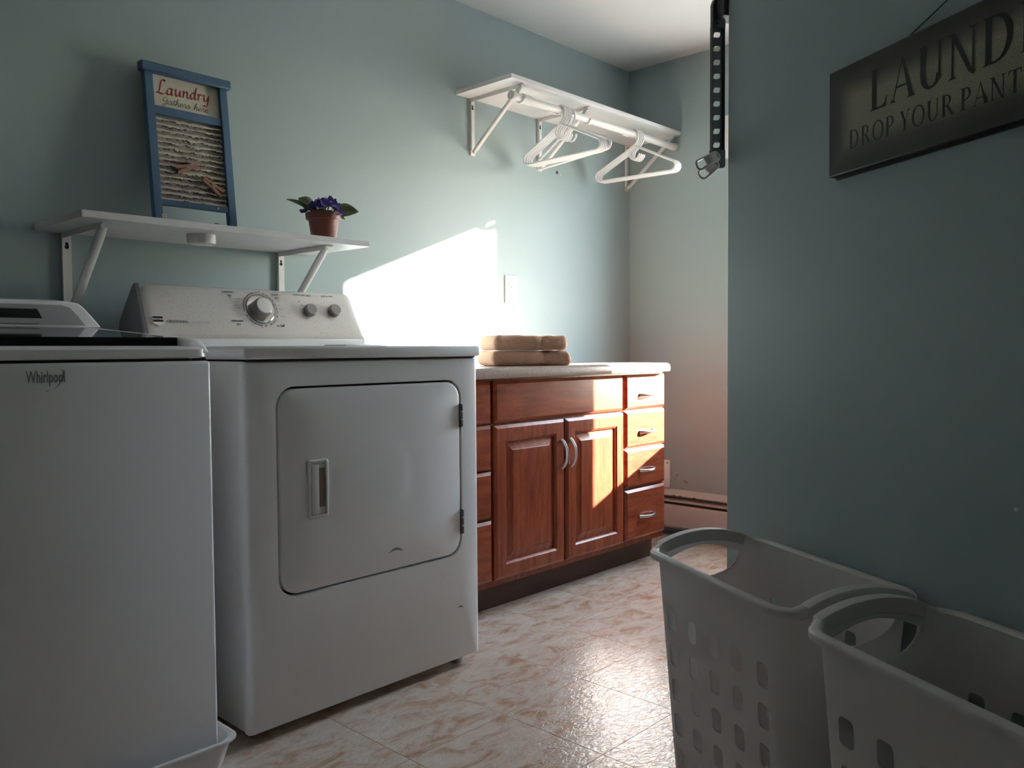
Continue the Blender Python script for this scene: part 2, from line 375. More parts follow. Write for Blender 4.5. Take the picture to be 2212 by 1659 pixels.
# angled partition on the right
OW = Vector((-2.112, -2.051, 0)); DV = Vector((0.5, 0.8660254, 0)); NV = Vector((0.8660254, -0.5, 0))
def wpt(s, off, z): return OW + DV*s + NV*off + Vector((0, 0, z))
def wbox(s0, s1, o0, o1, z0, z1, bm=None):
    bm = bm or B(); v = [bm.verts.new(wpt(s, o, z)) for s, o, z in ((s0,o0,z0),(s1,o0,z0),(s1,o1,z0),(s0,o1,z0),(s0,o0,z1),(s1,o0,z1),(s1,o1,z1),(s0,o1,z1))]
    for f in ((0,3,2,1),(4,5,6,7),(0,1,5,4),(1,2,6,5),(2,3,7,6),(3,0,4,7)): bm.faces.new([v[i] for i in f])
    return bm
wr = struct('wall_right', wbox(-1.85, 0.596, 0, 0.11, -0.08, ZC), M['wall'], bev=0.004, seg=2)
obj('screw_head', lathe([(0.0035, 0), (0.0035, 0.001), (0.002, 0.002)], wpt(-0.152, 0, 0.681), -NV, 10), M['white2'], wr)
obj('latch_nub', wbox(0.594, 0.603, 0.003, 0.012, 0.822, 0.838), M['white2'], wr)

# windows
def frame_ring(y0, y1, z0, z1, w, x0, x1):
    o = [(y0, z0), (y1, z0), (y1, z1), (y0, z1)]; i = [(y0+w, z0+w), (y1-w, z0+w), (y1-w, z1-w), (y0+w, z1-w)]
    bm = B(); r = [[bm.verts.new((x, a, b)) for a, b in L] for x, L in ((x0, o), (x0, i), (x1, i), (x1, o))]
    for a, b in zip(r, r[1:] + r[:1]):
        for k in range(4): bm.faces.new((a[k], a[(k+1) % 4], b[(k+1) % 4], b[k]))
    return bm
wn = struct('window_1', frame_ring(OY0, OY1, OZ0, OZ1, 0.008, 0.0, WT), M['trim'], smooth=False)
obj('sash', frame_ring(OY0+0.008, OY1-0.008, OZ0+0.008, OZ1-0.008, 0.029, 0.05, 0.09), M['trim'], wn, bev=0.002)
obj('pane', box(0.068, 0.072, OY0+0.03, OY1-0.03, OZ0+0.03, OZ1-0.03), M['glass'], wn, smooth=False)
obj('casing', box(-0.016, 0, OY1, OY1+0.05, OZ0, 1.775), M['trim'], wn, bev=0.003)
obj('casing', box(-0.016, 0, OY0-0.05, OY0, OZ0, 1.775), M['trim'], wn, bev=0.003)
obj('casing', box(-0.018, 0, OY0, OY1, OZ1, OZ1+0.06), M['trim'], wn, bev=0.003)
obj('corner_block', box(-0.024, 0, OY1, OY1+0.089, 1.775, 1.97), M['trim'], wn, bev=0.004)
obj('corner_block', box(-0.024, 0, OY0-0.066, OY0, 1.775, 1.97), M['trim'], wn, bev=0.004)
obj('window_stool', box(-0.03, 0.05, OY0-0.07, OY1+0.05, 0.632, 0.650), M['trim'], wn, bev=0.005)


# unseen pale ground outside, added to bounce sunlight up through the window
M['bounce_ground'] = noise_mat('pale bounce ground', [(0.3, (0.34, 0.33, 0.30)), (0.7, (0.46, 0.45, 0.42))], 3, 0.9)
struct('ground', box(WT+0.02, 40, -30, 30, -0.6, -0.45), M['bounce_ground'], smooth=False)

# ------------------------------------------------------------------ baseboard heater and wall plate
t = thing('baseboard_heater', 'cream metal baseboard heater with dark slots along the far wall', 'heater', (0, -1.7, 0))
HY0, HY1 = -3.4, -0.02
obj('back_plate', box(-0.006, 0, HY0, HY1, 0.03, 0.222), M['heater'], t, bev=0.001)
def prof_y(pts, y0, y1): return loft([[(a, y0, b) for a, b in pts], [(a, y1, b) for a, b in pts]])
obj('hood', prof_y([(-0.004, 0.222), (-0.045, 0.214), (-0.060, 0.203), (-0.060, 0.199), (-0.045, 0.209), (-0.004, 0.217)], HY0, HY1), M['heater'], t)
obj('damper', prof_y([(-0.020, 0.186), (-0.063, 0.174), (-0.063, 0.170), (-0.020, 0.182)], HY0, HY1), M['heater'], t)
obj('front_cover', prof_y([(-0.066, 0.158), (-0.070, 0.152), (-0.070, 0.055), (-0.060, 0.045), (-0.058, 0.048), (-0.066, 0.057), (-0.066, 0.15), (-0.062, 0.156)], HY0, HY1), M['heater'], t)
obj('fin_core', box(-0.055, -0.01, HY0+0.02, HY1-0.02, 0.07, 0.165), M['fin'], t)
obj('end_cap', box(-0.068, 0, HY1-0.03, HY1, 0.03, 0.22), M['heater'], t, bev=0.004)
obj('end_cap', box(-0.068, 0, HY0, HY0+0.03, 0.03, 0.22), M['heater'], t, bev=0.004)
obj('foot_bracket', box(-0.05, -0.002, -0.6, -0.58, 0, 0.06), M['fin'], t)
obj('foot_bracket', box(-0.05, -0.002, -2.4, -2.38, 0, 0.06), M['fin'], t)
for i, yy in enumerate((-0.335, -0.41, -0.30)):
    obj('rust_spot', extrude_poly([(0.012*math.cos(a)*random.uniform(.5, 1), 0.003*math.sin(a)) for a in [2*PI*k/9 for k in range(9)]], -0.0605, -0.0612, lambda a, b, d: Vector((d, yy+a, 0.2015+b))), M['rust'], t, smooth=False)
t = thing('wall_plate', 'narrow white plate screwed to the far wall above the heater beside the cabinet', 'wall plate', (0, -0.21, 0.225))
obj('plate', rbox(-0.012, 0, -0.243, -0.18, 0.225, 0.362, 0.003, 2), M['outlet'], t)
obj('screw', lathe([(0.004, 0), (0.004, 0.0015), (0.002, 0.002)], (-0.012, -0.231, 0.349), (-1, 0, 0), 10), M['rust'], t)

# ------------------------------------------------------------------ vanity cabinet
FY = -0.5026                                       # front plane of doors and drawers
CX0, CX1 = -1.800, -0.446
t = thing('vanity_cabinet', 'reddish oak base cabinet with raised panel doors and two drawer stacks', 'cabinet', ((CX0+CX1)/2, -0.25, 0))
obj('carcass', box(CX0, CX1, FY+0.021, -0.004, 0.10, 0.812), M['oak_v'], t, smooth=False)
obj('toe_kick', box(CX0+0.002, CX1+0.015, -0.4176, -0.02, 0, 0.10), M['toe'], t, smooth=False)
def slab_front(name, x0, x1, z0, z1, m):
    """overlay front with a shaped (bevelled) edge; returns the object"""
    L = lambda e, y: [(x0+e, y, z0+e), (x1-e, y, z0+e), (x1-e, y, z1-e), (x0+e, y, z1-e)]
    return obj(name, loft([L(0, FY+0.021), L(0, FY+0.009), L(0.002, FY+0.0075), L(0.009, FY+0.001), L(0.011, FY)]), m, t, angle=25)
def pull(parent, c, d, length):
    """arched bar pull; c centre on the front, d long axis"""
    c = Vector(c); d = Vector(d); n = Vector((0, -1, 0)); h = length/2
    pts = []
    for k in range(13):
        a = -1 + 2*k/12; pts.append(c + d*(h*a) + n*(0.026*(1 - abs(a)**2.6)))
    return obj('handle', tube(pts, [0.0055 if 1 < i < 11 else 0.0065 for i in range(13)], 8), M['nickel'], parent)
rows = ((0.661, 0.803), (0.504, 0.655), (0.340, 0.498), (0.125, 0.332))
for z0, z1 in rows:
    d = slab_front('drawer', -0.742, -0.452, z0, z1, M['oak_h']); pull(d, (-0.596, FY, (z0+z1)/2-0.012), (1, 0, 0.03), 0.10)
for z0, z1 in rows:
    d = slab_front('drawer', -1.797, -1.512, z0, z1, M['oak_h']); pull(d, (-1.655, FY, (z0+z1)/2-0.012), (1, 0, 0), 0.10)
slab_front('false_drawer_front', -1.498, -0.756, 0.661, 0.803, M['oak_h'])
def raised_door(x0, x1, z0, z1, hx):
    s = 0.058
    R4 = lambda e, y: [(x0+e, y, z0+e), (x1-e, y, z0+e), (x1-e, y, z1-e), (x0+e, y, z1-e)]
    # frame: outer edge profile, flat stile face, inner ogee down to the panel
    bm = loft([R4(0, FY+0.021), R4(0, FY+0.009), R4(0.002, FY+0.0075), R4(0.009, FY+0.001), R4(0.011, FY), R4(s-0.008, FY), R4(s-0.004, FY+0.003), R4(s, FY+0.005), R4(s+0.001, FY+0.014)], cap0=True, cap1=False)
    d = obj('door', bm, M['oak_v'], t, angle=25)
    obj('panel', loft([R4(s-0.002, FY+0.012), R4(s+0.006, FY+0.012), R4(s+0.030, FY+0.004), R4(s+0.032, FY+0.002), R4(s+0.034, FY+0.002)], cap0=False), M['oak_v'], d, angle=20)
    pull(d, (hx, FY, 0.524), (0, 0, 1), 0.105)
raised_door(-1.499, -1.127, 0.122, 0.652, -1.148)
raised_door(-1.119, -0.752, 0.122, 0.652, -1.098)

# countertop with rounded nosing and clipped front corner
ct = []
def ctop(e, z):
    x0, x1, y0 = -1.806, -0.436, -0.545
    return [(x0, -0.002, z), (x0, y0+e, z), (x1-0.045, y0+e, z), (x1-e, y0+0.045, z), (x1-e, -0.002, z)]
bm = loft([ctop(0.010, 0.812), ctop(0.003, 0.814), ctop(0.0, 0.820), ctop(0.0, 0.830), ctop(0.003, 0.841), ctop(0.010, 0.847), ctop(0.018, 0.849)])
tag(recenter(obj('countertop', bm, M['counter'], None, angle=30), (-1.12, -0.27, 0.812)), 'speckled beige laminate countertop with rounded edge on the oak cabinet', 'countertop')

# folded towels
def towel(L, D, H, loc, ang, label, seed):
    bm = box(0, L, 0, D, 0, H); bmesh.ops.bevel(bm, geom=bm.edges[:], offset=0.020, segments=4, affect='EDGES', profile=0.5)
    bmesh.ops.subdivide_edges(bm, edges=[e for e in bm.edges if e.calc_length() > 0.03], cuts=30, use_grid_fill=True)
    xc = 0.66*L
    for v in bm.verts:
        p = v.co
        n = noise.noise(Vector((p.x*11+seed, p.y*11, p.z*16))) * 0.008 + noise.noise(Vector((p.x*70+seed, p.y*70, p.z*70)))*0.0028
        if p.y < D/2: p.y += n + 0.011*math.exp(-((p.x-xc)/0.010)**2) + 0.004*math.exp(-((p.z-H*0.5-0.02*(p.x/L-0.4))/0.004)**2)*(seed == 3)
        if p.z > H/2: p.z += -abs(n)*0.8 - 0.003*math.exp(-((p.x-xc)/0.02)**2)
        elif p.z > 0.004: p.z += n*0.4
        if p.x > L-0.03: p.x += n*1.5
    o = obj('folded_towel', bm, M['towel'], None, angle=60); o.location = loc; o.rotation_euler = (0, 0, ang)
    return tag(o, label, 'towel', 'folded towels on the countertop')
TA = math.radians(-26.9)
towel(0.318, 0.195, 0.0562, (-1.357, -0.356, 0.8494), TA, 'folded tan terry towel lying directly on the countertop, lower of the two', 3)
towel(0.292, 0.190, 0.0565, (-1.350, -0.357, 0.9060), TA, 'folded tan terry towel on top of the other towel, upper of the two', 8)

# ------------------------------------------------------------------ clothes dryer
DX0, DX1, DF, DB = -2.550, -1.813, -0.739, -0.05
t = thing('clothes_dryer', 'white front-loading dryer with silver control console beside the oak cabinet', 'dryer', (-2.18, -0.4, 0))
obj('body', box(DX0+0.002, DX1-0.002, DF+0.024, DB, 0.028, 0.886), M['white'], t, bev=0.004)
# front panel with the door opening
dcx, dcz, dw, dh = -2.1745, 0.5755, 0.583, 0.493
K = 8
def rr3(cx, cz, w_, h_, r, y): return [(a, y, b) for a, b in rrect(cx, cz, w_, h_, r, K)]
pw, ph, pcx, pcz = DX1-DX0, 0.861, (DX0+DX1)/2, 0.4555
bm = loft([rr3(pcx, pcz, pw, ph, 0.006, DF+0.024), rr3(pcx, pcz, pw, ph, 0.006, DF+0.012), rr3(pcx, pcz, pw-0.008, ph-0.006, 0.006, DF+0.003), rr3(pcx, pcz, pw-0.022, ph-0.012, 0.006, DF),
           rr3(dcx, dcz, dw+0.008, dh+0.008, 0.052, DF), rr3(dcx, dcz, dw+0.006, dh+0.006, 0.051, DF+0.004), rr3(dcx, dcz, dw+0.006, dh+0.006, 0.051, DF+0.022)], cap0=False, cap1=True)
obj('front_panel', bm, M['white'], t, angle=50)
obj('door_gap', extrude_poly(rrect(dcx, dcz, dw+0.004, dh+0.004, 0.05, K), DF+0.016, DF+0.018, lambda a, b, d: Vector((a, d, b))), M['dark'], t)
N = 4*(K+1)
def circ(cx, cz, r, y):
    out = []
    for q in range(4):
        for i in range(K+1):
            a = math.radians(90*q + 90*i/K); out.append((cx + r*math.cos(a)*(1 if True else 1), y, cz + r*math.sin(a)))
    return out
# the two identical points at each quadrant joint are nudged apart
def circ2(cx, cz, r, y):
    return [(cx + r*math.cos(2*PI*(k-0.5)/N), y, cz + r*math.sin(2*PI*(k-0.5)/N)) for k in range(N)]
ecx, ecz = -2.195, 0.575
bm = loft([rr3(dcx, dcz, dw-0.004, dh-0.004, 0.048, DF+0.016), rr3(dcx, dcz, dw-0.004, dh-0.004, 0.048, DF+0.004), rr3(dcx, dcz, dw-0.008, dh-0.008, 0.046, DF+0.0008), rr3(dcx, dcz, dw-0.016, dh-0.016, 0.044, DF-0.001),
           circ2(ecx, ecz, 0.150, DF-0.001), circ2(ecx, ecz, 0.134, DF-0.0014), circ2(ecx, ecz, 0.122, DF-0.0025), circ2(ecx, ecz, 0.110, DF-0.0036), circ2(ecx, ecz, 0.09, DF-0.0042), circ2(ecx, ecz, 0.03, DF-0.0044)])
door = obj('door', bm, M['white'], t, angle=60)
# recessed pull: raised rim, sunk tray, grip lip and slot
hx0, hx1, hz0, hz1 = -2.389, -2.331, 0.504, 0.647; hcx, hcz, hw, hh = (hx0+hx1)/2, (hz0+hz1)/2, hx1-hx0, hz1-hz0
hd = obj('handle', loft([rr3(hcx, hcz, hw, hh, 0.006, DF-0.001), rr3(hcx, hcz, hw, hh, 0.006, DF-0.0045), rr3(hcx, hcz, hw-0.006, hh-0.006, 0.005, DF-0.0065), rr3(hcx, hcz, hw-0.014, hh-0.014, 0.004, DF-0.0065), rr3(hcx, hcz, hw-0.016, hh-0.018, 0.003, DF-0.0022)], cap0=False), M['handle'], door, angle=30)
obj('slot', box(hx0+0.031, hx1-0.009, DF-0.003, DF-0.0015, hz0+0.026, hz1-0.022), M['recess'], hd, smooth=False)
obj('grip', rbox(hx0+0.009, hx0+0.031, DF-0.0058, DF-0.002, hz0+0.01, hz1-0.012, 0.0015, 2), M['handle'], hd)
for za, zb in ((0.690, 0.757), (0.385, 0.457)):
    hg = obj('hinge', box(-1.8845, -1.8775, DF-0.004, DF+0.008, za, zb), M['knobside'], t, bev=0.001)
    for k in range(3):
        z = za + (zb-za)*(k+0.5)/3; obj('knuckle', lathe([(0.0042, -0.009), (0.0042, 0.009)], (-1.881, DF-0.004, z), (0, 0, 1), 10), M['grey'], hg)
def arc_mark(cx, cz, w_, h_, name, y, th):
    up_, dn = [], []
    for k in range(9):
        a = k/8; xx = cx - w_/2 + w_*a; zz = cz + h_*math.sin(PI*(a*0.85+0.05)) - 0.004*a; q = th*math.sin(PI*a)+0.0002
        up_.append((xx, zz+q)); dn.append((xx, zz-q))
    return obj(name, extrude_poly(up_ + dn[::-1], y-0.0004, y, lambda a, b, d: Vector((a, d, b))), M['scuff'], t, smooth=False)
arc_mark(-2.121, 0.376, 0.050, 0.011, 'scuff', DF-0.0010, 0.0034)
arc_mark(-1.888, 0.175, 0.020, 0.004, 'scuff', DF, 0.0024)
# top lid
obj('lid', rbox(DX0-0.003, DX1+0.003, DF-0.012, DB, 0.8905, 0.921, 0.009, 3), M['white'], t)
obj('lid_gap', box(DX0+0.006, DX1-0.006, DF+0.004, DB-0.01, 0.886, 0.891), M['dark'], t, smooth=False)
obj('lint_screen', rbox(-1.985, -1.832, -0.34, -0.225, 0.918, 0.929, 0.003, 2), M['white'], t)
# console: profile swept along x with rounded top corners
CA, CBx = -2.527, -1.816
prof = [(-0.045, 0.921), (-0.208, 0.921), (-0.212, 0.926), (-0.212, 0.947), (-0.206, 0.953), (-0.200, 0.960), (-0.1692, 1.034), (-0.1490, 1.0825), (-0.1460, 1.0905), (-0.1430, 1.0960), (-0.1395, 1.0975), (-0.134, 1.0925), (-0.084, 1.040), (-0.045, 0.995)]
def csec(x, h, sq=1.0): return [(x, y if z < 0.95 else (y if y > -0.1 else -0.2 + (y+0.2)*1.0), z if z < 0.955 else 0.955 + (z-0.955)*h) for y, z in prof]
secs = []
Rr = 0.035; Hh = 0.146
for k in range(7):
    d = Rr*(1-math.cos(PI/2*k/6)); secs.append((CA + d, 1 - (Rr/Hh)*(1-math.sin(PI/2*k/6))))
for k in range(7)[::-1]:
    d = Rr*(1-math.cos(PI/2*k/6)); secs.append((CBx - d, 1 - (Rr/Hh)*(1-math.sin(PI/2*k/6))))
cons = obj('console', loft([csec(x, h) for x, h in secs]), M['console'], t, angle=35)
def csec2(x, h): return [(x, y-0.002 if z > 0.93 and y < -0.1 else y, z+0.002) for _, y, z in csec(x, h)]
obj('end_cap', loft([csec(CA-0.014, 0.96), csec2(CA-0.010, 0.99), csec2(CA-0.0005, 1.0)]), M['grey'], cons, angle=35)
obj('console_band', box(CA-0.012, CBx+0.001, -0.2145, -0.20, 0.9215, 0.9465), M['white'], cons, bev=0.003)
# face frame: a along x, b up the face
FO = Vector((0, -0.2, 0.96)); FU = Vector((0, 0.385, 0.923)).normalized(); FN = Vector((0, -0.923, 0.385)).normalized()
def face(a, b, d=0.0010): return FO + Vector((a, 0, 0)) + FU*b + FN*d
def ftext(s, a, b, size, m=M['ink'], sx=1.0): return text_obj(s, size, lambda x, y: face(a+x, b+y), m, cons, sx=sx)
ftext('CENTENNIAL', -2.4385, 0.033, 0.0095, sx=1.08)
ftext('commercial technology', -2.372, 0.034, 0.0055, M['midgrey'])
ftext('automatic', -2.267, 0.133, 0.0098); ftext('dry', -2.264, 0.122, 0.0098)
ftext('timed', -2.112, 0.131, 0.0098); ftext('dry', -2.107, 0.120, 0.0098)
ftext('end of cycle signal', -2.012, 0.135, 0.0086); ftext('push to start', -1.919, 0.135, 0.0086)
ftext('automatic', -2.257, 0.040, 0.0098); ftext('dry', -2.255, 0.029, 0.0098); ftext('air fluff', -2.116, 0.026, 0.0098)
ftext('off', -2.031, 0.112, 0.006)
ftext('less dry', -2.262, 0.114, 0.0048, M['midgrey']); ftext('more dry', -2.105, 0.112, 0.0048, M['midgrey'])
for a, b in ((-2.240, 0.115), (-2.247, 0.105), (-2.246, 0.093), (-2.244, 0.084), (-2.228, 0.050), (-2.222, 0.042), (-2.205, 0.032), (-2.208, 0.137), (-2.107, 0.098), (-2.104, 0.085), (-2.100, 0.060)):
    obj('print_line', flat([[(a-0.010, b-0.0009), (a+0.010, b-0.0009), (a+0.010, b+0.0009), (a-0.010, b+0.0009)]], face), M['midgrey'], cons, smooth=False)
dca, dcb = -2.1715, 0.083
def farc(r, a0, a1, wd, m, name='dial_mark'):
    n = max(3, int(abs(a1-a0)/8)); P = []
    A = [math.radians(a0 + (a1-a0)*k/n) for k in range(n+1)]
    poly = [((r+wd)*math.cos(a), (r+wd)*math.sin(a)) for a in A] + [((r-wd)*math.cos(a), (r-wd)*math.sin(a)) for a in A[::-1]]
    return obj(name, flat([[(dca+p, dcb+q) for p, q in poly]], face), m, cons, smooth=False)
farc(0.056, 100, 188, 0.0011, M['ink']); farc(0.0525, 95, 192, 0.0004, M['ink'])
farc(0.056, 215, 262, 0.0012, M['ink']); farc(0.0525, 195, 345, 0.0004, M['ink'])
for a in (32, 44, 56, 68): farc(0.056, a-4.5, a+4.5, 0.0012, M['ink'])
for a in (-8, 4, 18): farc(0.056, a-4.5, a+4.5, 0.0010, M['ink'])
farc(0.0525, -20, 82, 0.0004, M['ink']); farc(0.056, 290, 302, 0.0012, M['ink']); farc(0.056, 304, 316, 0.0012, M['ink'])
for a in (92, 205, 275, 335): farc(0.056, a-4, a+4, 0.0015, M['redink'])
for a in (82, 262, 320):
    c, s = math.cos(math.radians(a)), math.sin(math.radians(a))
    obj('dial_mark', flat([[(dca+0.052*c-0.0007*s, dcb+0.052*s+0.0007*c), (dca+0.063*c-0.0007*s, dcb+0.063*s+0.0007*c), (dca+0.063*c+0.0007*s, dcb+0.063*s-0.0007*c), (dca+0.052*c+0.0007*s, dcb+0.052*s-0.0007*c)]], face), M['ink'], cons, smooth=False)
dial = obj('dial', lathe([(0.046, -0.001), (0.0465, 0.003), (0.044, 0.0045), (0.041, 0.004), (0.031, 0.003)], face(dca, dcb, 0), FN, 40), M['chrome'], cons)
obj('dial_ring', lathe([(0.0480, -0.001), (0.0485, 0.002), (0.0468, 0.0035)], face(dca, dcb, 0), FN, 40, cap1=False), M['grey'], dial)
kb = obj('knob', lathe([(0.0305, 0.002), (0.0310, 0.006), (0.0300, 0.018), (0.0280, 0.026), (0.0262, 0.0285)], face(dca, dcb, 0), FN, 36), M['knobside'], dial)
obj('knob_cap', lathe([(0.0258, 0.0280), (0.0250, 0.0292), (0.018, 0.0300), (0.006, 0.0302)], face(dca, dcb, 0), FN, 36), M['capmetal'], kb)
for a, b in ((-2.000, 0.082), (-1.909, 0.083)):
    k = obj('small_knob', lathe([(0.0200, 0.0), (0.0210, 0.003), (0.0206, 0.012), (0.0190, 0.018), (0.0180, 0.0195)], face(a, b, 0), FN, 28), M['knobside'], cons)
    obj('knob_cap', lathe([(0.0176, 0.0193), (0.0170, 0.0205), (0.0165, 0.0195), (0.004, 0.0185)], face(a, b, 0), FN, 28), M['capmetal'], k)
obj('dial_mark', flat([[(-2.027, 0.104), (-2.018, 0.099), (-2.017, 0.1005), (-2.0255, 0.1052)]], face), M['ink'], cons, smooth=False)
# badge
bd = [(-2.509, 0.049), (-2.509, 0.029), (-2.494, 0.0215), (-2.4785, 0.029), (-2.4785, 0.049), (-2.494, 0.0515)]
badge = obj('badge', extrude_poly(bd, 0, 0.003, lambda a, b, d: face(a, b, d)), M['chrome'], cons, smooth=False)
obj('badge_face', extrude_poly([(-2.494+(a+2.494)*0.9, 0.0385+(b-0.0385)*0.80+0.0025) for a, b in bd if abs(a+2.494) > 0.005], 0.003, 0.0036, lambda a, b, d: face(a, b, d)), M['inkblack'], badge, smooth=False)
text_obj('MAYTAG', 0.0072, lambda x, y: face(-2.494+x, 0.0385+y, 0.0041), M['chrome'], badge)
for xx, yy in ((DX0+0.05, DF+0.05), (DX1-0.05, DF+0.05), (DX0+0.05, DB-0.06), (DX1-0.05, DB-0.06)):
    obj('foot', lathe([(0.020, 0.0), (0.020, 0.010), (0.012, 0.012), (0.012, 0.032)], (xx, yy, 0), n=14), M['knobside'], t)

# ------------------------------------------------------------------ drain pan and washing machine
t = thing('drain_pan', 'shallow white plastic drain pan on the floor under the washing machine', 'drain pan', (-3.0, -0.45, 0))
def panring(e, z, r=0.04): return [(a, b, z) for a, b in rrect((-3.38-2.62)/2, (-0.835-0.06)/2, 0.76-2*e, 0.775-2*e, r, 6)]
obj('tray', loft([panring(0.05, 0.0, 0.02), panring(0.032, 0.004, 0.03), panring(0.020, 0.03), panring(0.010, 0.070), panring(0.004, 0.080), panring(0.0, 0.082), panring(0.0, 0.086), panring(0.006, 0.088), panring(0.013, 0.084), panring(0.016, 0.070), panring(0.026, 0.03), panring(0.038, 0.008, 0.03), panring(0.055, 0.006, 0.02)]), M['white2'], t)
WX0, WX1, WF, WB = -3.343, -2.657, -0.800, -0.13
t = thing('washing_machine', 'white top-loading washing machine with black glass lid standing in a pan', 'washing machine', (-3.0, -0.46, 0))
obj('body', rbox(WX0, WX1, WF, WB, 0.022, 0.890, 0.007, 3), M['white'], t)
for xx in (WX0+0.06, WX1-0.06):
    for yy in (WF+0.08, WB-0.06): obj('foot', lathe([(0.02, 0.0062), (0.02, 0.016), (0.01, 0.018), (0.01, 0.03)], (xx, yy, 0), n=12), M['grey'], t)
obj('top_gap', box(WX0+0.008, WX1-0.008, WF+0.007, WB-0.01, 0.888, 0.897), M['dark'], t, smooth=False)
# top deck: rounded tray rising to the rear, a side rail each side
def deck(e, zf, zb, r=0.03):
    out = []
    for a, b in rrect((WX0+WX1)/2, (WF+WB)/2, WX1-WX0-2*e, WB-WF-2*e, r, 6):
        f = (b-WF)/(WB-WF); out.append((a, b, zf + (zb-zf)*f))
    return out
obj('top_deck', loft([deck(0.004, 0.8955, 0.8955), deck(0, 0.899, 0.899), deck(0, 0.914, 0.95), deck(0.006, 0.919, 0.958), deck(0.016, 0.920, 0.960)]), M['white'], t)
for x0, x1, s in ((WX0+0.002, WX0+0.058, -1), (WX1-0.058, WX1-0.002, 1)):
    def rail(y, z, k):
        c = (x0+x1)/2; h = (x1-x0)/2
        out_ = [(-1, 0.0), (-0.98, 0.45), (-0.9, 0.75), (-0.7, 0.95), (-0.3, 1.0), (0.3, 1.0), (0.7, 0.95), (0.9, 0.75), (0.98, 0.45), (1, 0.0)]
        return [(c + h*a, y, 0.906 + (z-0.906)*b) for a, b in out_]
    obj('side_rail', loft([rail(WF+0.004, 0.910, 0), rail(WF+0.010, 0.922, 0), rail(WF+0.022, 0.932, 0), rail(WF+0.045, 0.938, 0), rail(-0.45, 0.957, 0), rail(-0.205, 0.9735, 0)]), M['white'], t)
lidz = lambda y: 0.9375 + (y-(WF+0.028))/(0.57)*0.036
LX0, LX1 = WX0+0.059, WX1-0.059
bm = B()
def lidsec(y, z0, z1): return [(LX0, y, z0), (LX1, y, z0), (LX1, y, z1), (LX0, y, z1)]
lid = obj('lid', loft([lidsec(WF+0.026, 0.915, 0.936), lidsec(-0.205, 0.94, lidz(-0.205)-0.0015)]), M['lidblack'], t, smooth=False)
obj('lid_glass', loft([lidsec(WF+0.0255, 0.9362, 0.9385), lidsec(-0.21, lidz(-0.21)-0.001, lidz(-0.21)+0.0015)]), M['glass_black'], lid, smooth=False)
# console
def wcon(y, e, ztop): 
    return [(WX0+0.004-0, y, 0.9735), (-2.650, y, 0.9735), (-2.664-e, y, 0.991), (-2.692-e, y, ztop-0.014), (-2.704-e, y, ztop-0.004), (-2.725-e, y, ztop), (WX0+0.08, y, ztop), (WX0+0.04, y, ztop-0.012)]
wc = obj('console', loft([wcon(-0.205, 0.0, 1.037), wcon(-0.09, -0.004, 1.047)]), M['white'], t, angle=30, bev=0.003)
obj('control_panel', extrude_poly([(WX0+0.05, 0.978), (-2.690, 0.978), (-2.708, 1.003), (-2.726, 1.022), (-2.745, 1.028), (WX0+0.05, 1.028)], -0.2066, -0.204, lambda a, b, d: Vector((a, d, b))), M['midgrey'], wc, smooth=False)
obj('display', extrude_poly([(-3.15, 0.994), (-2.790, 0.994), (-2.801, 1.0165), (-3.15, 1.0165)], -0.2078, -0.206, lambda a, b, d: Vector((a, d, b))), M['black'], wc, smooth=False)
obj('button_strip', extrude_poly([(-3.15, 0.979), (-2.80, 0.979), (-2.795, 0.9815), (-3.15, 0.983)], -0.2078, -0.206, lambda a, b, d: Vector((a, d, b))), M['grey'], wc, smooth=False)
# badge lettering on the front
lg = text_obj('Whirlpool', 0.030, lambda x, z: Vector((-2.975+x, WF-0.0008, 0.855+z)), M['silverink'], t, sx=0.52)
sw = []
for k in range(25):
    a = math.radians(-130 + 200*k/24); q = 0.0016*math.sin(PI*k/24)+0.0003
    sw.append((Vector((-2.962+0.0155*math.cos(a)+0.006*math.sin(a), 0, 0.8585+0.020*math.sin(a)+0.004*math.cos(a))), q))
bm = B(); vi = [bm.verts.new((p.x-q, WF-0.0008, p.z)) for p, q in sw]; vo = [bm.verts.new((p.x+q, WF-0.0008, p.z+q)) for p, q in sw]
for k in range(24): bm.faces.new((vi[k], vi[k+1], vo[k+1], vo[k]))
obj('logo_swoosh', bm, M['silverink'], t, smooth=False)

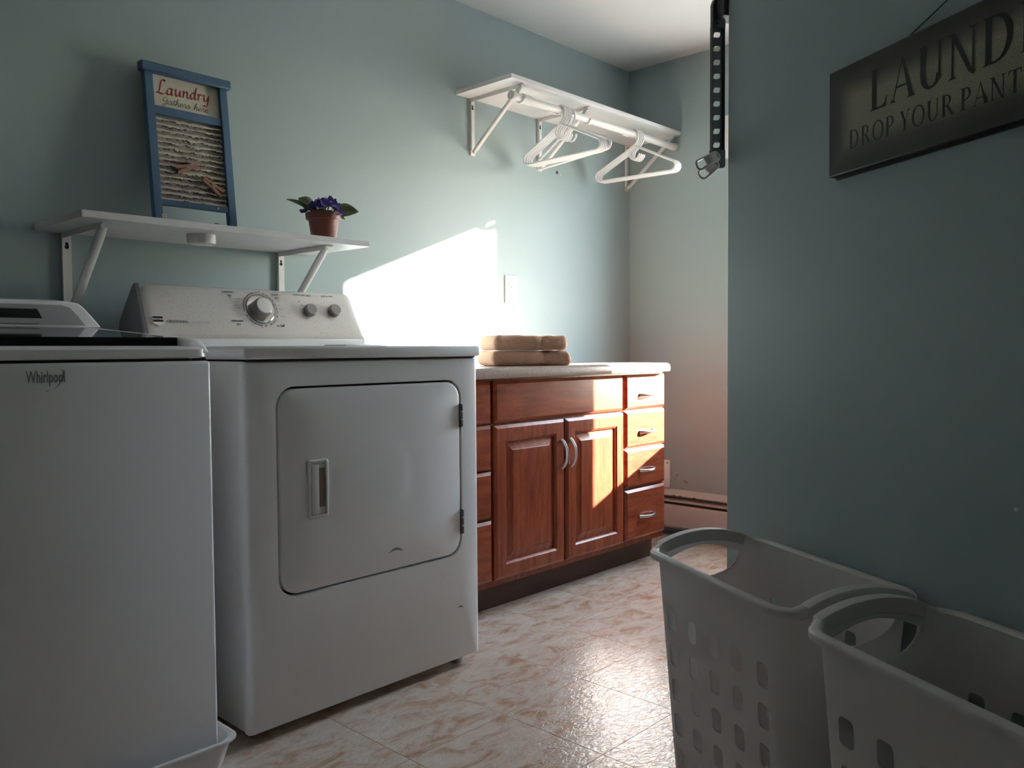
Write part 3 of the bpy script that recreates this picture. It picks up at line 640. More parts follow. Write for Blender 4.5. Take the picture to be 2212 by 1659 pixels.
# ------------------------------------------------------------------ shelves
def shelf_bracket(parent, x, ztop, depth, drop, brace_w=0.016, rod=None):
    b = obj('bracket', box(x-0.013, x+0.013, -0.004, 0, ztop-drop, ztop), M['bracket'], parent, bev=0.001)
    obj('flange', box(x-0.013, x-0.011, -0.012, -0.0035, ztop-drop+0.02, ztop-0.002), M['bracket'], b, smooth=False)
    obj('arm', box(x-0.012, x+0.012, -depth, -0.002, ztop-0.004, ztop-0.0002), M['bracket'], b, bev=0.001)
    obj('arm_rib', box(x-0.012, x-0.010, -depth+0.01, -0.004, ztop-0.014, ztop-0.003), M['bracket'], b, smooth=False)
    # brace: flattened channel from arm tip to foot of upright
    p0 = Vector((x, -depth+0.022, ztop-0.008)); p1 = Vector((x, -0.010, ztop-drop+0.012)); dd = (p1-p0).normalized(); nn = Vector((0, dd.z, -dd.y)); h = brace_w/2
    def sec(p, f): return [p + Vector((a*h*f, 0, 0)) + nn*(c*0.006*f) for a, c in ((-1, -1), (1, -1), (1, 0.6), (0.6, 1), (-0.6, 1), (-1, 0.6))]
    obj('brace', loft([sec(p0, 0.8), sec(p0+dd*0.03, 1), sec(p1-dd*0.03, 1), sec(p1, 0.8)]), M['bracket'], b, angle=30)
    obj('rivet', lathe([(0.005, 0), (0.005, 0.002), (0.003, 0.003)], (x, -0.0145, ztop-drop+0.010), (0, -1, 0), 10), M['nickel'], b)
    obj('keyhole', lathe([(0.004, 0), (0.004, 0.0006)], (x+0.001, -0.004, ztop-0.028), (0, -1, 0), 10), M['dark'], b)
    obj('keyhole', lathe([(0.0055, 0), (0.0055, 0.0006)], (x+0.001, -0.004, ztop-0.037), (0, -1, 0), 10), M['dark'], b)
    if rod:
        ry, rz, rr = rod
        pts = [(x, ry+0.012, ztop-0.004), (x, ry+rr+0.006, rz+0.02)] + [(x, ry+(rr+0.003)*math.cos(a), rz+(rr+0.003)*math.sin(a)) for a in [math.radians(20-200*k/10) for k in range(11)]]
        pts = [Vector(p) for p in pts]; bm = B(); rowsv = []
        for p in pts: rowsv.append([bm.verts.new(p+Vector((-0.009, 0, 0))), bm.verts.new(p+Vector((0.009, 0, 0)))])
        for a, c in zip(rowsv, rowsv[1:]): bm.faces.new((a[0], a[1], c[1], c[0]))
        o = obj('rod_hook', bm, M['bracket'], b); s = o.modifiers.new('thick', 'SOLIDIFY'); s.thickness = 0.0022; s.offset = 0
    return b
t = thing('wall_shelf', 'short white wall shelf on two brackets above the washing machine and dryer', 'shelf', (-2.31, -0.165, 1.2345))
obj('board', box(-2.737, -1.881, -0.331, -0.0005, 1.2345, 1.2525), M['shelf'], t, bev=0.0012)
for x in (-2.660, -1.998): shelf_bracket(t, x, 1.2345, 0.285, 0.25, 0.022)
t2 = thing('wall_shelf', 'long white wall shelf on three brackets over a hanging rod in the corner', 'shelf', (-0.6, -0.15, 1.925))
obj('board', box(-1.194, -0.012, -0.3055, -0.0005, 1.925, 1.942), M['shelf'], t2, bev=0.0012)
RY, RZ, RR = -0.272, 1.8735, 0.0155
for x in (-1.105, -0.688, -0.026): shelf_bracket(t2, x, 1.925, 0.292, 0.227, 0.018, (RY, RZ, RR))
rod = thing('closet_rod', 'round white closet rod hung under the long corner shelf', 'rod', (-0.6, RY, RZ))
obj('rod_tube', lathe([(RR, 0), (RR, 1.145)], (-1.150, RY, RZ), (1, 0, 0), 24), M['bracket'], rod)
obj('end_cap', lathe([(0.017, 0), (0.0185, 0.002), (0.0185, 0.020), (0.0165, 0.022)], (-1.164, RY, RZ), (1, 0, 0), 24), M['bracket'], rod)
obj('end_cap', lathe([(0.0165, 0), (0.0185, 0.002), (0.0185, 0.020), (0.017, 0.022)], (-0.0245, RY, RZ), (1, 0, 0), 24), M['bracket'], rod)
obj('end_sleeve', lathe([(RR, 0), (RR+0.0035, 0.001), (RR+0.0035, 0.045), (RR, 0.046)], (-1.10, RY, RZ), (1, 0, 0), 24), M['bracket'], rod)
obj('label_strip', rbox(-0.95, -0.885, RY-0.003, RY+0.003, RZ-RR-0.005, RZ-RR+0.002, 0.001, 1), M['hanger'], rod)
obj('label_strip', rbox(-0.44, -0.395, RY-0.003, RY+0.003, RZ-RR-0.005, RZ-RR+0.002, 0.001, 1), M['hanger'], rod)
t = thing('puck_light', 'small round white puck light stuck under the short shelf', 'light', (-2.385, -0.228, 1.213))
obj('housing', lathe([(0.030, 0.002), (0.036, 0.003), (0.0385, 0.008), (0.0385, 0.0282)], (-2.385, -0.228, 1.2060), n=32), M['handle'], t)
obj('lens', lathe([(0.012, 0.0), (0.026, 0.0006), (0.030, 0.0025)], (-2.385, -0.228, 1.2060), n=32), M['outlet'], t)

# clothes hangers
def make_hanger():
    h = thing('clothes_hanger', '', 'hanger', (0, 0, 0), 0, 'white plastic hangers on the closet rod')
    # local: y across, z up, origin at the rod's centre
    R_ = RR + 0.0048
    neck = (0.0, -0.052)
    hook = [(-R_*math.cos(math.radians(a)), R_*math.sin(math.radians(a))) for a in range(-25, 181, 15)]
    hook = [(-y, z) for y, z in hook]                    # opens toward the wall side
    hook += [(-R_-0.001, -0.012), (-R_+0.001, -0.026), (-0.010, -0.040), (0.0, -0.052)]
    obj('hook', tube(smooth_path([(0, y, z) for y, z in hook], 3), 0.0046, 8), M['hanger'], h, world=False)
    yo = 0.002; W2 = 0.205; zt = -0.164
    loop = [(0, 0, -0.050)]
    def arc(cy, cz, r, a0, a1, n=7): return [(0, cy + r*math.cos(math.radians(a0+(a1-a0)*k/n)), cz + r*math.sin(math.radians(a0+(a1-a0)*k/n))) for k in range(n+1)]
    loop += arc(-(W2-0.022), zt, 0.022, 120, 270) + arc(W2-0.022, zt, 0.022, -90, 60)
    obj('body', tube(loop, 0.0052, 8, closed=True), M['hanger'], h, world=False)
    curl = [(0, 0.004, -0.055), (0, 0.020, -0.068), (0, 0.026, -0.088), (0, 0.014, -0.107), (0, -0.006, -0.112), (0, -0.022, -0.100), (0, -0.026, -0.088)]
    obj('garment_loop', tube(smooth_path(curl, 4), 0.0042, 8), M['hanger'], h, world=False)
    return h
names5 = ['leftmost white plastic hanger of the bunch near the middle of the rod', 'second white plastic hanger from the left in the middle bunch', 'third white plastic hanger from the left in the middle bunch', 'fourth white plastic hanger from the left in the middle bunch', 'tilted white plastic hanger at the right end of the middle bunch']
names4 = ['leftmost white plastic hanger of the bunch by the far corner', 'second white plastic hanger from the left in the corner bunch', 'third white plastic hanger from the left in the corner bunch', 'rightmost white plastic hanger of the bunch by the far corner']
hproto = make_hanger()
spots = [(-0.868+0.0140*i+(0.010 if i == 4 else 0), RY, [-0.020, -0.030, -0.035, -0.045, -0.075][i], [0.0, 0, 0.0, 0.0, 0.05][i], n) for i, n in enumerate(names5)]
spots += [(-0.350+0.0135*i, RY, [0.072, 0.070, 0.070, 0.068][i], 0.0, n) for i, n in enumerate(names4)]
for i, (x, y, rz, tl, n) in enumerate(spots):
    h = hproto if i == 0 else dup(hproto, (0, 0, 0))
    h.location = (x, y, RZ); h.rotation_euler = (-tl, 0, rz); h['label'] = n

# screw anchors left in the wall
for i, (x, z, lab) in enumerate(((-0.566, 1.921, 'dark screw anchor hole in the left wall just under the long shelf'), (-0.568, 1.711, 'dark screw anchor hole in the left wall below the middle hangers'))):
    a = thing('wall_anchor', lab, 'anchor', (x, 0, z), 0, 'old anchors in the left wall')
    obj('sleeve', lathe([(0.007, 0), (0.008, 0.001), (0.006, 0.002), (0.003, 0.0016)], (x, 0, z), (0, -1, 0), 14), M['black'], a)
    obj('screw_head', lathe([(0.004, 0), (0.004, 0.002), (0.002, 0.003)], (x+0.024, 0, z-0.006), (0, -1, 0), 10), M['nickel'], a)

# outlet
t = thing('wall_outlet', 'white duplex wall outlet with rectangular plate above the folded towels', 'outlet', (-0.882, 0, 1.108))
obj('cover_plate', rbox(-0.919, -0.845, -0.006, 0, 1.108, 1.226, 0.003, 2), M['outlet'], t)
rc = obj('receptacle', rbox(-0.8985, -0.8655, -0.0085, -0.004, 1.133, 1.201, 0.0015, 2), M['outlet'], t)
for z in (1.186, 1.150):
    obj('slot', box(-0.8895, -0.8880, -0.0088, -0.008, z-0.004, z+0.004), M['inkblack'], rc, smooth=False)
    obj('slot', box(-0.8770, -0.8755, -0.0088, -0.008, z-0.0035, z+0.0035), M['inkblack'], rc, smooth=False)
    obj('slot', lathe([(0.0025, 0), (0.0025, 0.0004)], (-0.8825, -0.0085, z-0.011), (0, -1, 0), 10), M['inkblack'], rc)
obj('button', rbox(-0.886, -0.877, -0.0098, -0.008, 1.1655, 1.1705, 0.0005, 1), M['outlet'], rc)

# ------------------------------------------------------------------ washboard sign on the short shelf
BX0, BX1, BZ0, BZ1 = -2.457, -2.205, 1.2526, 1.729
LEAN = 0.055                                                  # leans back against the wall
def wbp(x, d, z):                                              # d: depth in front of the board's back face
    f = (z-BZ0)/(BZ1-BZ0); return Vector((x, -0.085 + LEAN*f - d, z))
def wbbox(x0, x1, d0, d1, z0, z1):
    bm = box(x0, x1, d0, d1, z0, z1)
    for v in bm.verts: v.co = wbp(*v.co)
    return bm
t = thing('washboard_sign', 'blue framed washboard decoration lettered in red, leaning on the wall', 'wall decor', (-2.33, -0.08, BZ0))
SW = 0.024
obj('stile', wbbox(BX0, BX0+SW, 0, 0.022, BZ0, BZ1-0.015), M['bluewood'], t, bev=0.0015)
obj('stile', wbbox(BX1-SW, BX1, 0, 0.022, BZ0, BZ1-0.015), M['bluewood'], t, bev=0.0015)
obj('cap_rail', wbbox(BX0-0.010, BX1+0.012, -0.002, 0.030, BZ1-0.018, BZ1+0.010), M['bluewood'], t, bev=0.004)
obj('rail', wbbox(BX0+SW, BX1-SW, 0.002, 0.019, 1.593, 1.6175), M['bluewood'], t, bev=0.0015)
obj('rail', wbbox(BX0+SW, BX1-SW, 0.002, 0.019, 1.329, 1.346), M['bluewood'], t, bev=0.0015)
card = obj('sign_card', wbbox(BX0+SW-0.002, BX1-SW+0.002, 0.004, 0.008, 1.615, BZ1-0.016), M['cream'], t, smooth=False)
obj('screw', lathe([(0.003, 0), (0.003, 0.001)], wbp(-2.262, 0.019, 1.338), (0, -1, 0), 8), M['cream'], t)
# corrugated, distressed panel
NR, NXc, PH = 15, 56, 10; z0, z1 = 1.344, 1.595
bm = B(); prev = None; tin_ids = []
def wobble(x, z):
    mid = 0.35 + 0.65*max(0, 1-((x+2.325)/0.085)**2)                     # rubbed hardest in the middle
    return mid*(noise.noise(Vector((x*40, z*90, 1.7)))*0.30 + noise.noise(Vector((x*150, z*120, 5)))*0.22)
for i in range(NR*PH+1):
    z = z0 + (z1-z0)*i/(NR*PH); rowv = []
    for j in range(NXc+1):
        x = BX0+SW-0.002 + (BX1-BX0-2*SW+0.004)*j/NXc
        rowv.append(bm.verts.new(wbp(x, 0.0080 + 0.0040*math.sin(2*PI*(i/PH + 0.5*wobble(x, z))), z)))
    if prev:
        for j in range(NXc):
            f = bm.faces.new((prev[j], prev[j+1], rowv[j+1], rowv[j]))
            x = BX0+SW + (BX1-BX0-2*SW)*j/NXc; ph = ((i-0.5)/PH + wobble(x, z)*1.1) % 1.0
            f.material_index = 1 if 0.10 < ph < 0.50 else (2 if (ph <= 0.10 or ph > 0.93) and noise.noise(Vector((x*60, z*40, 9))) > -0.18 and abs(x+2.325) < 0.088 else 0)
    prev = rowv
obj('corrugated_panel', bm, [M['tin'], M['creamtin'], M['ridgeshade']], t, angle=70)
def peg(parent, fn, m, L=0.072):
    """spring clothespin in a local plane: a along, b across, d out"""
    up_ = [(-0.5, 0.16), (-0.42, 0.055), (-0.1, 0.012), (0.12, 0.012), (0.17, 0.045), (0.22, 0.012), (0.5, 0.006), (0.5, 0.085), (0.46, 0.105), (0.05, 0.115), (-0.28, 0.175)]
    o = obj('clothespin', extrude_poly([(a*L, b*L) for a, b in up_], 0, 0.009, fn), m, parent, smooth=False)
    obj('jaw', extrude_poly([(a*L, -b*L) for a, b in up_], 0, 0.009, fn), m, o, smooth=False)
    obj('spring', lathe([(0.0042, -0.001), (0.0042, 0.0105)], fn(0.0, 0, 0), Vector(fn(0, 0, 1)) - Vector(fn(0, 0, 0)), 10), M['knobside'], o)
def pegfn(cx, cz, ang):
    c, s = math.cos(ang), math.sin(ang)
    return lambda a, b, d: wbp(cx + a*c - b*s, 0.0125 + d, cz + a*s + b*c)
peg(t, pegfn(-2.352, 1.4475, math.radians(20)), M['pinwood'])
peg(t, pegfn(-2.272, 1.403, math.radians(180-35)), M['pinwood'])
# broad-nib pen lettering
def nib_letter(strokes, fn, size, nib, ang, m, parent, name='letter', seg=5, smoothp=True, hair=0.0):
    bm = B()
    for st, wd_, an_ in [(q, nib, ang) for q in strokes] + [(q, nib*hair, ang+PI/2) for q in strokes if hair]:
        nx, ny = wd_*math.cos(an_)/2, wd_*math.sin(an_)/2
        P = smooth_path([(a, b, 0) for a, b in st], seg) if smoothp and len(st) > 2 else [Vector((a, b, 0)) for a, b in st]
        A = [bm.verts.new(fn((p.x-nx)*size, (p.y-ny)*size)) for p in P]; C = [bm.verts.new(fn((p.x+nx)*size, (p.y+ny)*size)) for p in P]
        for k in range(len(P)-1): bm.faces.new((A[k], A[k+1], C[k+1], C[k]))
    return obj(name, bm, m, parent, smooth=False)
G = {  # x-height 1, italic
 'L': ([[(1.55, 2.05), (1.35, 2.25), (1.05, 2.15), (0.85, 1.7), (0.62, 0.75), (0.40, 0.22), (0.05, 0.06)], [(0.0, 0.10), (0.5, 0.12), (1.0, 0.0), (1.35, 0.10), (1.55, 0.25)]], 1.55),
 'a': ([[(0.90, 0.92), (0.55, 1.0), (0.2, 0.65), (0.14, 0.2), (0.35, 0.02), (0.65, 0.3), (0.90, 0.9)], [(0.92, 0.98), (0.80, 0.4), (0.82, 0.05), (1.05, 0.18)]], 1.15),
 'u': ([[(0.08, 0.80), (0.25, 0.98), (0.2, 0.4), (0.26, 0.04), (0.55, 0.15), (0.82, 0.75)], [(0.90, 0.98), (0.80, 0.4), (0.82, 0.05), (1.05, 0.2)]], 1.12),
 'n': ([[(0.06, 0.82), (0.24, 0.98), (0.20, 0.5), (0.10, 0.0)], [(0.16, 0.35), (0.4, 0.82), (0.66, 0.98), (0.78, 0.75), (0.72, 0.15), (0.82, 0.03), (1.0, 0.18)]], 1.06),
 'd': ([[(0.86, 0.92), (0.52, 1.0), (0.2, 0.65), (0.14, 0.2), (0.34, 0.02), (0.62, 0.3), (0.86, 0.9)], [(1.08, 1.85), (0.90, 1.0), (0.78, 0.35), (0.80, 0.04), (1.0, 0.18)]], 1.1),
 'r': ([[(0.06, 0.82), (0.24, 0.98), (0.20, 0.5), (0.10, 0.0)], [(0.16, 0.35), (0.36, 0.8), (0.58, 0.98), (0.74, 0.88)]], 0.78),
 'y': ([[(0.08, 0.80), (0.25, 0.98), (0.2, 0.4), (0.28, 0.05), (0.55, 0.15), (0.84, 0.75)], [(0.94, 0.98), (0.80, 0.1), (0.62, -0.5), (0.35, -0.72), (0.05, -0.55)]], 1.0),
 'G': ([[(0.95, 1.75), (0.6, 1.85), (0.25, 1.45), (0.22, 0.85), (0.5, 0.6), (0.85, 0.9), (1.05, 1.35)], [(1.05, 1.35), (0.92, 0.5), (0.6, -0.35), (0.25, -0.55), (0.2, -0.25), (0.75, 0.2), (1.25, 0.4)]], 1.2),
 't': ([[(0.0, 0.3), (0.30, 1.0), (0.42, 1.55)], [(0.42, 1.55), (0.26, 0.6), (0.28, 0.05), (0.6, 0.3)], [(0.02, 1.08), (0.75, 1.22)]], 0.6),
 'h': ([[(0.0, 0.3), (0.4, 1.2), (0.50, 1.85), (0.36, 1.8), (0.22, 0.9), (0.12, 0.0)], [(0.16, 0.4), (0.42, 0.85), (0.62, 0.8), (0.60, 0.15), (0.72, 0.03), (0.95, 0.3)]], 0.92),
 'e': ([[(0.0, 0.3), (0.45, 0.55), (0.55, 0.85), (0.36, 0.95), (0.14, 0.55), (0.22, 0.08), (0.5, 0.05), (0.8, 0.35)]], 0.76),
 's': ([[(0.0, 0.3), (0.32, 0.75), (0.42, 0.95)], [(0.42, 0.95), (0.62, 0.4), (0.45, 0.02), (0.15, 0.12)], [(0.45, 0.05), (0.85, 0.4)]], 0.8),
 'rr': ([[(0.0, 0.3), (0.22, 0.98), (0.50, 0.86), (0.46, 0.2), (0.56, 0.03), (0.78, 0.3)]], 0.74),
}
def cfn(cx, cz, tilt=0.0, shear=0.0, wide=1.0): return lambda a, b: wbp(cx + a*wide + shear*b, 0.0086, cz + b + tilt*a)
def write(word, cx, cz, size, nib, ang, m, tilt=0, gap=0.02, capsize=None):
    x = 0
    for ch in word:
        if ch == ' ': x += 0.75*size; continue
        st, wd = G[ch]; s = capsize if (capsize and ch in 'L') else size
        nib_letter(st, cfn(cx + x, cz + tilt*x, 0, 0.0), s, nib*size/s if s != size else nib, ang, m, card, hair=0.28)
        x += (wd+gap)*s
    return x
write('Laundry', -2.4215, 1.6570, 0.0205, 0.34, math.radians(38), M['red'], 0.03, 0.05, 0.0190)
gx = -2.4060
for wch, adv in (('G', 1.06), ('a', 1.05), ('t', 0.56), ('h', 0.86), ('e', 0.70), ('rr', 0.70), ('s', 1.55), ('h', 0.88), ('e', 0.72), ('rr', 0.72), ('e', 0.8)):
    nib_letter(G[wch][0], cfn(gx, 1.6290, 0.0, 0.15, 1.32), 0.0112, 0.15, math.radians(38), M['inkblack'], card, hair=0.7); gx += adv*0.0112*1.32
# faint drawing of a wash basket
bk = [[(-2.318, 1.667), (-2.255, 1.669)], [(-2.318, 1.667), (-2.309, 1.640)], [(-2.255, 1.669), (-2.260, 1.638)], [(-2.309, 1.640), (-2.260, 1.638)], [(-2.316, 1.661), (-2.257, 1.662)], [(-2.311, 1.646), (-2.259, 1.645)], [(-2.298, 1.666), (-2.280, 1.645)]]
for s in bk: nib_letter([s], lambda a, b: wbp(a, 0.0086, b), 1.0, 0.0007, math.radians(50), M['pencil'], card, name='basket_drawing', smoothp=False)
# two small pegs on a cord lying between the washboard's feet
t = thing('peg_cord', 'thin dark cord with two small clothespins between the feet of the washboard', 'cord', (-2.33, -0.15, 1.2526))
obj('cord', tube(smooth_path([(-2.43, -0.16, 1.2600), (-2.36, -0.16, 1.2548), (-2.29, -0.17, 1.262), (-2.245, -0.165, 1.2560), (-2.21, -0.15, 1.2545)], 6), 0.0013, 6), M['wire'], t)
for x, h, m in ((-2.458, 0.040, M['cream']), (-2.325+0.022, 0.030, M['pinwood'])):
    o = obj('clothespin', box(x-0.0055, x-0.0008, -0.166, -0.157, 1.2527, 1.2527+h), m, t, bev=0.0008)
    obj('jaw', box(x+0.0008, x+0.0055, -0.166, -0.157, 1.2527, 1.2527+h), m, o, bev=0.0008)

# ------------------------------------------------------------------ potted violet
PX, PY, PZ = -1.972, -0.215, 1.2526
t = thing('potted_violet', 'small potted african violet with purple flowers in a terracotta pot', 'plant', (PX, PY, PZ))
obj('pot', lathe([(0.036, 0), (0.037, 0.001), (0.0475, 0.068), (0.0515, 0.068), (0.0545, 0.070), (0.0565, 0.088), (0.0560, 0.0895), (0.0535, 0.0895), (0.0500, 0.072), (0.047, 0.070)], (PX, PY, PZ), n=36), M['pot'], t)
obj('soil', lathe([(0.0475, 0.071), (0.049, 0.078), (0.03, 0.081), (0.01, 0.082)], (PX, PY, PZ), n=24), M['soil'], t)
def leaf(az, L, Wd, rise, droop, base_r=0.012, base_z=0.082, roll=0.0):
    d = Vector((math.cos(az), math.sin(az), 0)); s = Vector((-math.sin(az)*math.cos(roll), math.cos(az)*math.cos(roll), math.sin(roll))); c = Vector((PX, PY, PZ+base_z)); bm = B(); rows_ = []
    n = 9
    for i in range(n+1):
        f = i/n; wv = Wd*max(0.03, math.sin(PI*min(1, max(0, (f-0.22)/0.78))**0.75)**0.8 if f > 0.22 else 0.06)
        p = c + d*(base_r + L*f) + Vector((0, 0, rise*f - droop*f*f)); row = []
        for j in range(7):
            q = -1 + j/3; row.append(bm.verts.new(p + s*wv*q + Vector((0, 0, 0.010*abs(q)*math.sin(PI*f) + 0.0016*math.sin(9*f*PI)*abs(q)))))
        rows_.append(row)
    for a, b in zip(rows_, rows_[1:]):
        for j in range(6): bm.faces.new((a[j], a[j+1], b[j+1], b[j]))
    o = obj('leaf', bm, M['leaf'], t, angle=70); sm = o.modifiers.new('thick', 'SOLIDIFY'); sm.thickness = 0.0016; return o
R_ = lambda d: math.radians(d)
leaf(R_(-30), 0.098, 0.030, 0.030, 0.012, roll=0.9); leaf(R_(150), 0.100, 0.020, 0.060, 0.012); leaf(R_(128), 0.068, 0.030, 0.062, 0.004, roll=-0.7); leaf(R_(-100), 0.055, 0.024, 0.020, 0.02)
leaf(R_(-150), 0.060, 0.024, 0.026, 0.02); leaf(R_(20), 0.055, 0.022, 0.025, 0.02); leaf(R_(75), 0.06, 0.024, 0.03, 0.012); leaf(R_(-70), 0.05, 0.022, 0.012, 0.012); leaf(R_(-15), 0.06, 0.022, 0.012, 0.018); leaf(R_(170), 0.055, 0.024, 0.03, 0.01)
def flower(c, nrm, r, seed):
    rnd = random.Random(seed); nrm = Vector(nrm).normalized(); a = nrm.orthogonal().normalized(); b = nrm.cross(a); c = Vector(c); bm = B()
    for k in range(5):
        th = 2*PI*k/5 + rnd.uniform(-.2, .2); d = a*math.cos(th) + b*math.sin(th); s = nrm.cross(d); cup = rnd.uniform(0.25, 0.6)
        prevr = None
        for i in range(6):
            f = i/5; wv = r*0.52*math.sin(PI*(0.12+0.80*f)); p = c + d*(r*f) + nrm*(r*cup*f*f) + nrm*rnd.uniform(-.06, .06)*r
            row = [bm.verts.new(p + s*wv*q + nrm*(0.14*r*abs(q)*f + rnd.uniform(-.05, .05)*r)) for q in (-1, -0.4, 0.4, 1)]
            if prevr:
                for j in range(3): bm.faces.new((prevr[j], prevr[j+1], row[j+1], row[j]))
            prevr = row
    o = obj('flower', bm, M['petal'], t, angle=70)
    obj('flower_centre', lathe([(0.0015, 0), (0.0025, 0.002), (0.001, 0.004)], c, nrm, 8), M['pollen'], o); return o
rnd = random.Random(5)
fl = [(-0.030, -0.010, 0.120), (-0.008, 0.008, 0.136), (0.006, -0.016, 0.130), (0.022, 0.0, 0.128), (0.034, -0.012, 0.112), (0.043, 0.002, 0.100), (-0.042, 0.004, 0.112), (-0.018, -0.026, 0.112), (0.014, 0.022, 0.134), (0.048, -0.014, 0.094), (-0.052, -0.008, 0.104), (0.0, -0.034, 0.108), (-0.024, 0.016, 0.128), (0.030, 0.018, 0.122), (0.016, -0.030, 0.118), (-0.036, -0.022, 0.108)]
fdir = Vector((0.683, -0.731, 0)); fside = Vector((0.731, 0.683, 0))
for i, (a, b, z) in enumerate(fl):
    p = Vector((PX, PY, PZ)) + fdir*a*1.0 + fside*b + Vector((0, 0, z-0.008)); dv_ = Vector((fdir.x*a, fdir.y*a, 0.05)) - fside*0.03 + Vector((rnd.uniform(-.02, .02), rnd.uniform(-.02, .02), 0))
    flower(p, dv_, 0.020, i)
    obj('stem', tube([(PX+(p.x-PX)*0.2, PY+(p.y-PY)*0.2, PZ+0.078), (PX+(p.x-PX)*0.7, PY+(p.y-PY)*0.7, (PZ+0.085+p.z)/2), p], 0.0011, 5), M['leaf'], t)

# ------------------------------------------------------------------ laundry hampers
UA = math.radians(62)
HH = 0.52
def make_hamper(label, u0, u1, v0, v1):
    U = Vector((math.cos(UA), math.sin(UA), 0)); V = Vector((math.sin(UA), -math.cos(UA), 0))
    c = U*(u0+u1)/2 + V*(v0+v1)/2; L, Wd = u1-u0, v1-v0
    t = thing('laundry_hamper', label, 'hamper', c, UA, 'white plastic laundry hampers')
    # local frame: x along the long side, y toward the camera side (-V)
    K6 = 8
    arch = lambda x, y: 0.026*max(0, 1-(abs(y)/(Wd*0.40))**2)**0.8 if abs(x) > L*0.36 else 0.0
    def ring(z, ins, r=0.045, up=0.0):
        f = z/HH; e = 0.011 + 0.030*(1-f) + ins
        out = []
        for a, b in rrect(0, 0, L-2*e, Wd-2*e, max(0.01, r-ins), K6):
            out.append((a, b, z + up*arch(a, b)))
        return out
    # denser sampling along the sides for a smooth arch
    def dens(P):
        out = []
        for i in range(len(P)):
            a, b = Vector(P[i]), Vector(P[(i+1) % len(P)]); n = 10 if (a-b).length > 0.06 else 1
            for k in range(n): out.append(a.lerp(b, k/n))
        return out
    def ring2(z, ins, up=0.0, r=0.045):
        f = z/HH; P = dens(ring(z, ins, r)); return [Vector((p.x, p.y, z + up*arch(p.x, p.y))) for p in P]
    zs_ = (0.0, 0.10, 0.20, 0.30, 0.40)
    loops = [ring2(0.004, 0.03)] + [ring2(z, 0) for z in (0.01,) + zs_[1:]] + [ring2(0.45, 0, 0.0), ring2(HH, 0, 1.0), ring2(HH, 0.0022, 1.0), ring2(0.45, 0.0022, 0.0)] + [ring2(z, 0.0022) for z in zs_[::-1][:-1]] + [ring2(0.012, 0.0025), ring2(0.008, 0.032)]
    bm = loft(loops)
    shell = obj('basket_body', bm, M['hamper'], t, world=False, angle=50)
    # cutters: window rows through both long sides, hand holes through both short sides
    cb = B()
    ncol = 5
    for j in range(ncol):
        for k in range(6):
            zc_ = 0.400 - 0.066*k; span = (L-0.16)*(0.90+0.10*zc_/HH); xc_ = -span/2 + span*j/(ncol-1)
            extrude_poly(rrect(xc_, zc_, 0.028, 0.040, 0.008, 3), -0.3, 0.3, lambda a, b, d: Vector((a, d, b)), cb)
    hole = []
    hw_ = Wd*0.30
    for k in range(13): a = PI + PI*k/12; hole.append((hw_*math.cos(a), 0.500 + 0.046*math.sin(a)))
    for k in range(9): a = k/8; hole.append((hw_ - 2*hw_*a, 0.501 + 0.020*math.sin(PI*a)))
    hole = [hole[i] for i in range(len(hole)) if (Vector(hole[i])-Vector(hole[i-1])).length > 1e-4]
    extrude_poly(hole, -0.4, 0.4, lambda a, b, d: Vector((d, a, b)), cb)
    bmesh.ops.recalc_face_normals(cb, faces=cb.faces)
    cme = bpy.data.meshes.new('cut'); cb.to_mesh(cme); cb.free(); co = bpy.data.objects.new('cut', cme); COL.objects.link(co)
    co.location = shell_m_loc = c; co.rotation_euler = (0, 0, UA)
    md = shell.modifiers.new('holes', 'BOOLEAN'); md.object = co; md.operation = 'DIFFERENCE'; md.solver = 'EXACT'
    bpy.context.view_layer.update()
    dg = bpy.context.evaluated_depsgraph_get(); nm = bpy.data.meshes.new_from_object(shell.evaluated_get(dg)); shell.modifiers.clear(); shell.data = nm
    if not nm.materials: nm.materials.append(M['hamper'])
    nm.shade_smooth(); nm.set_sharp_from_angle(angle=math.radians(40))
    bpy.data.objects.remove(co)
    # rolled rim
    def rimring(ins, dz): return [p + Vector((0, 0, dz)) for p in ring2(HH, ins, 1.0)]
    obj('rim', loft([rimring(0.003, -0.001), rimring(0.001, 0.002), rimring(-0.003, 0.0034), rimring(-0.013, 0.0026), rimring(-0.0160, -0.001), rimring(-0.0155, -0.009), rimring(-0.0135, -0.009), rimring(-0.0130, -0.002), rimring(-0.003, 0.0), rimring(0.0, -0.003), rimring(0.003, -0.001)], cap0=False, cap1=False), M['hamper'], t, world=False, angle=50)
    # hand grips: thicker arched strips over the hand holes
    for s in (-1, 1):
        rows_ = []
        for k in range(17):
            y = (-1 + 2*k/16)*Wd*0.37; z = HH + arch(L*0.5, y); xo = s*(L/2-0.011)
            rows_.append([(xo - s*0.005, y, z-0.020), (xo - s*0.005, y, z+0.0036), (xo + s*0.0155, y, z+0.0032), (xo + s*0.0155, y, z-0.012)])
        obj('hand_grip', loft(rows_), M['hamper'], t, world=False, bev=0.001)
    # small bead round each hand hole
        pts = [(s*(L/2-0.011-0.030*(1-b/HH)), a, b) for a, b in hole]
        obj('hole_bead', tube(pts, 0.0022, 6, closed=True), M['hamper'], t, world=False)
    return t
make_hamper('farther of two white plastic hampers with square holes, standing nearest the oak cabinet', -2.816, -2.372, -1.180, -0.915)
make_hamper('nearer of two white plastic hampers with square holes, in front of the other', -3.294, -2.852, -1.195, -0.934)

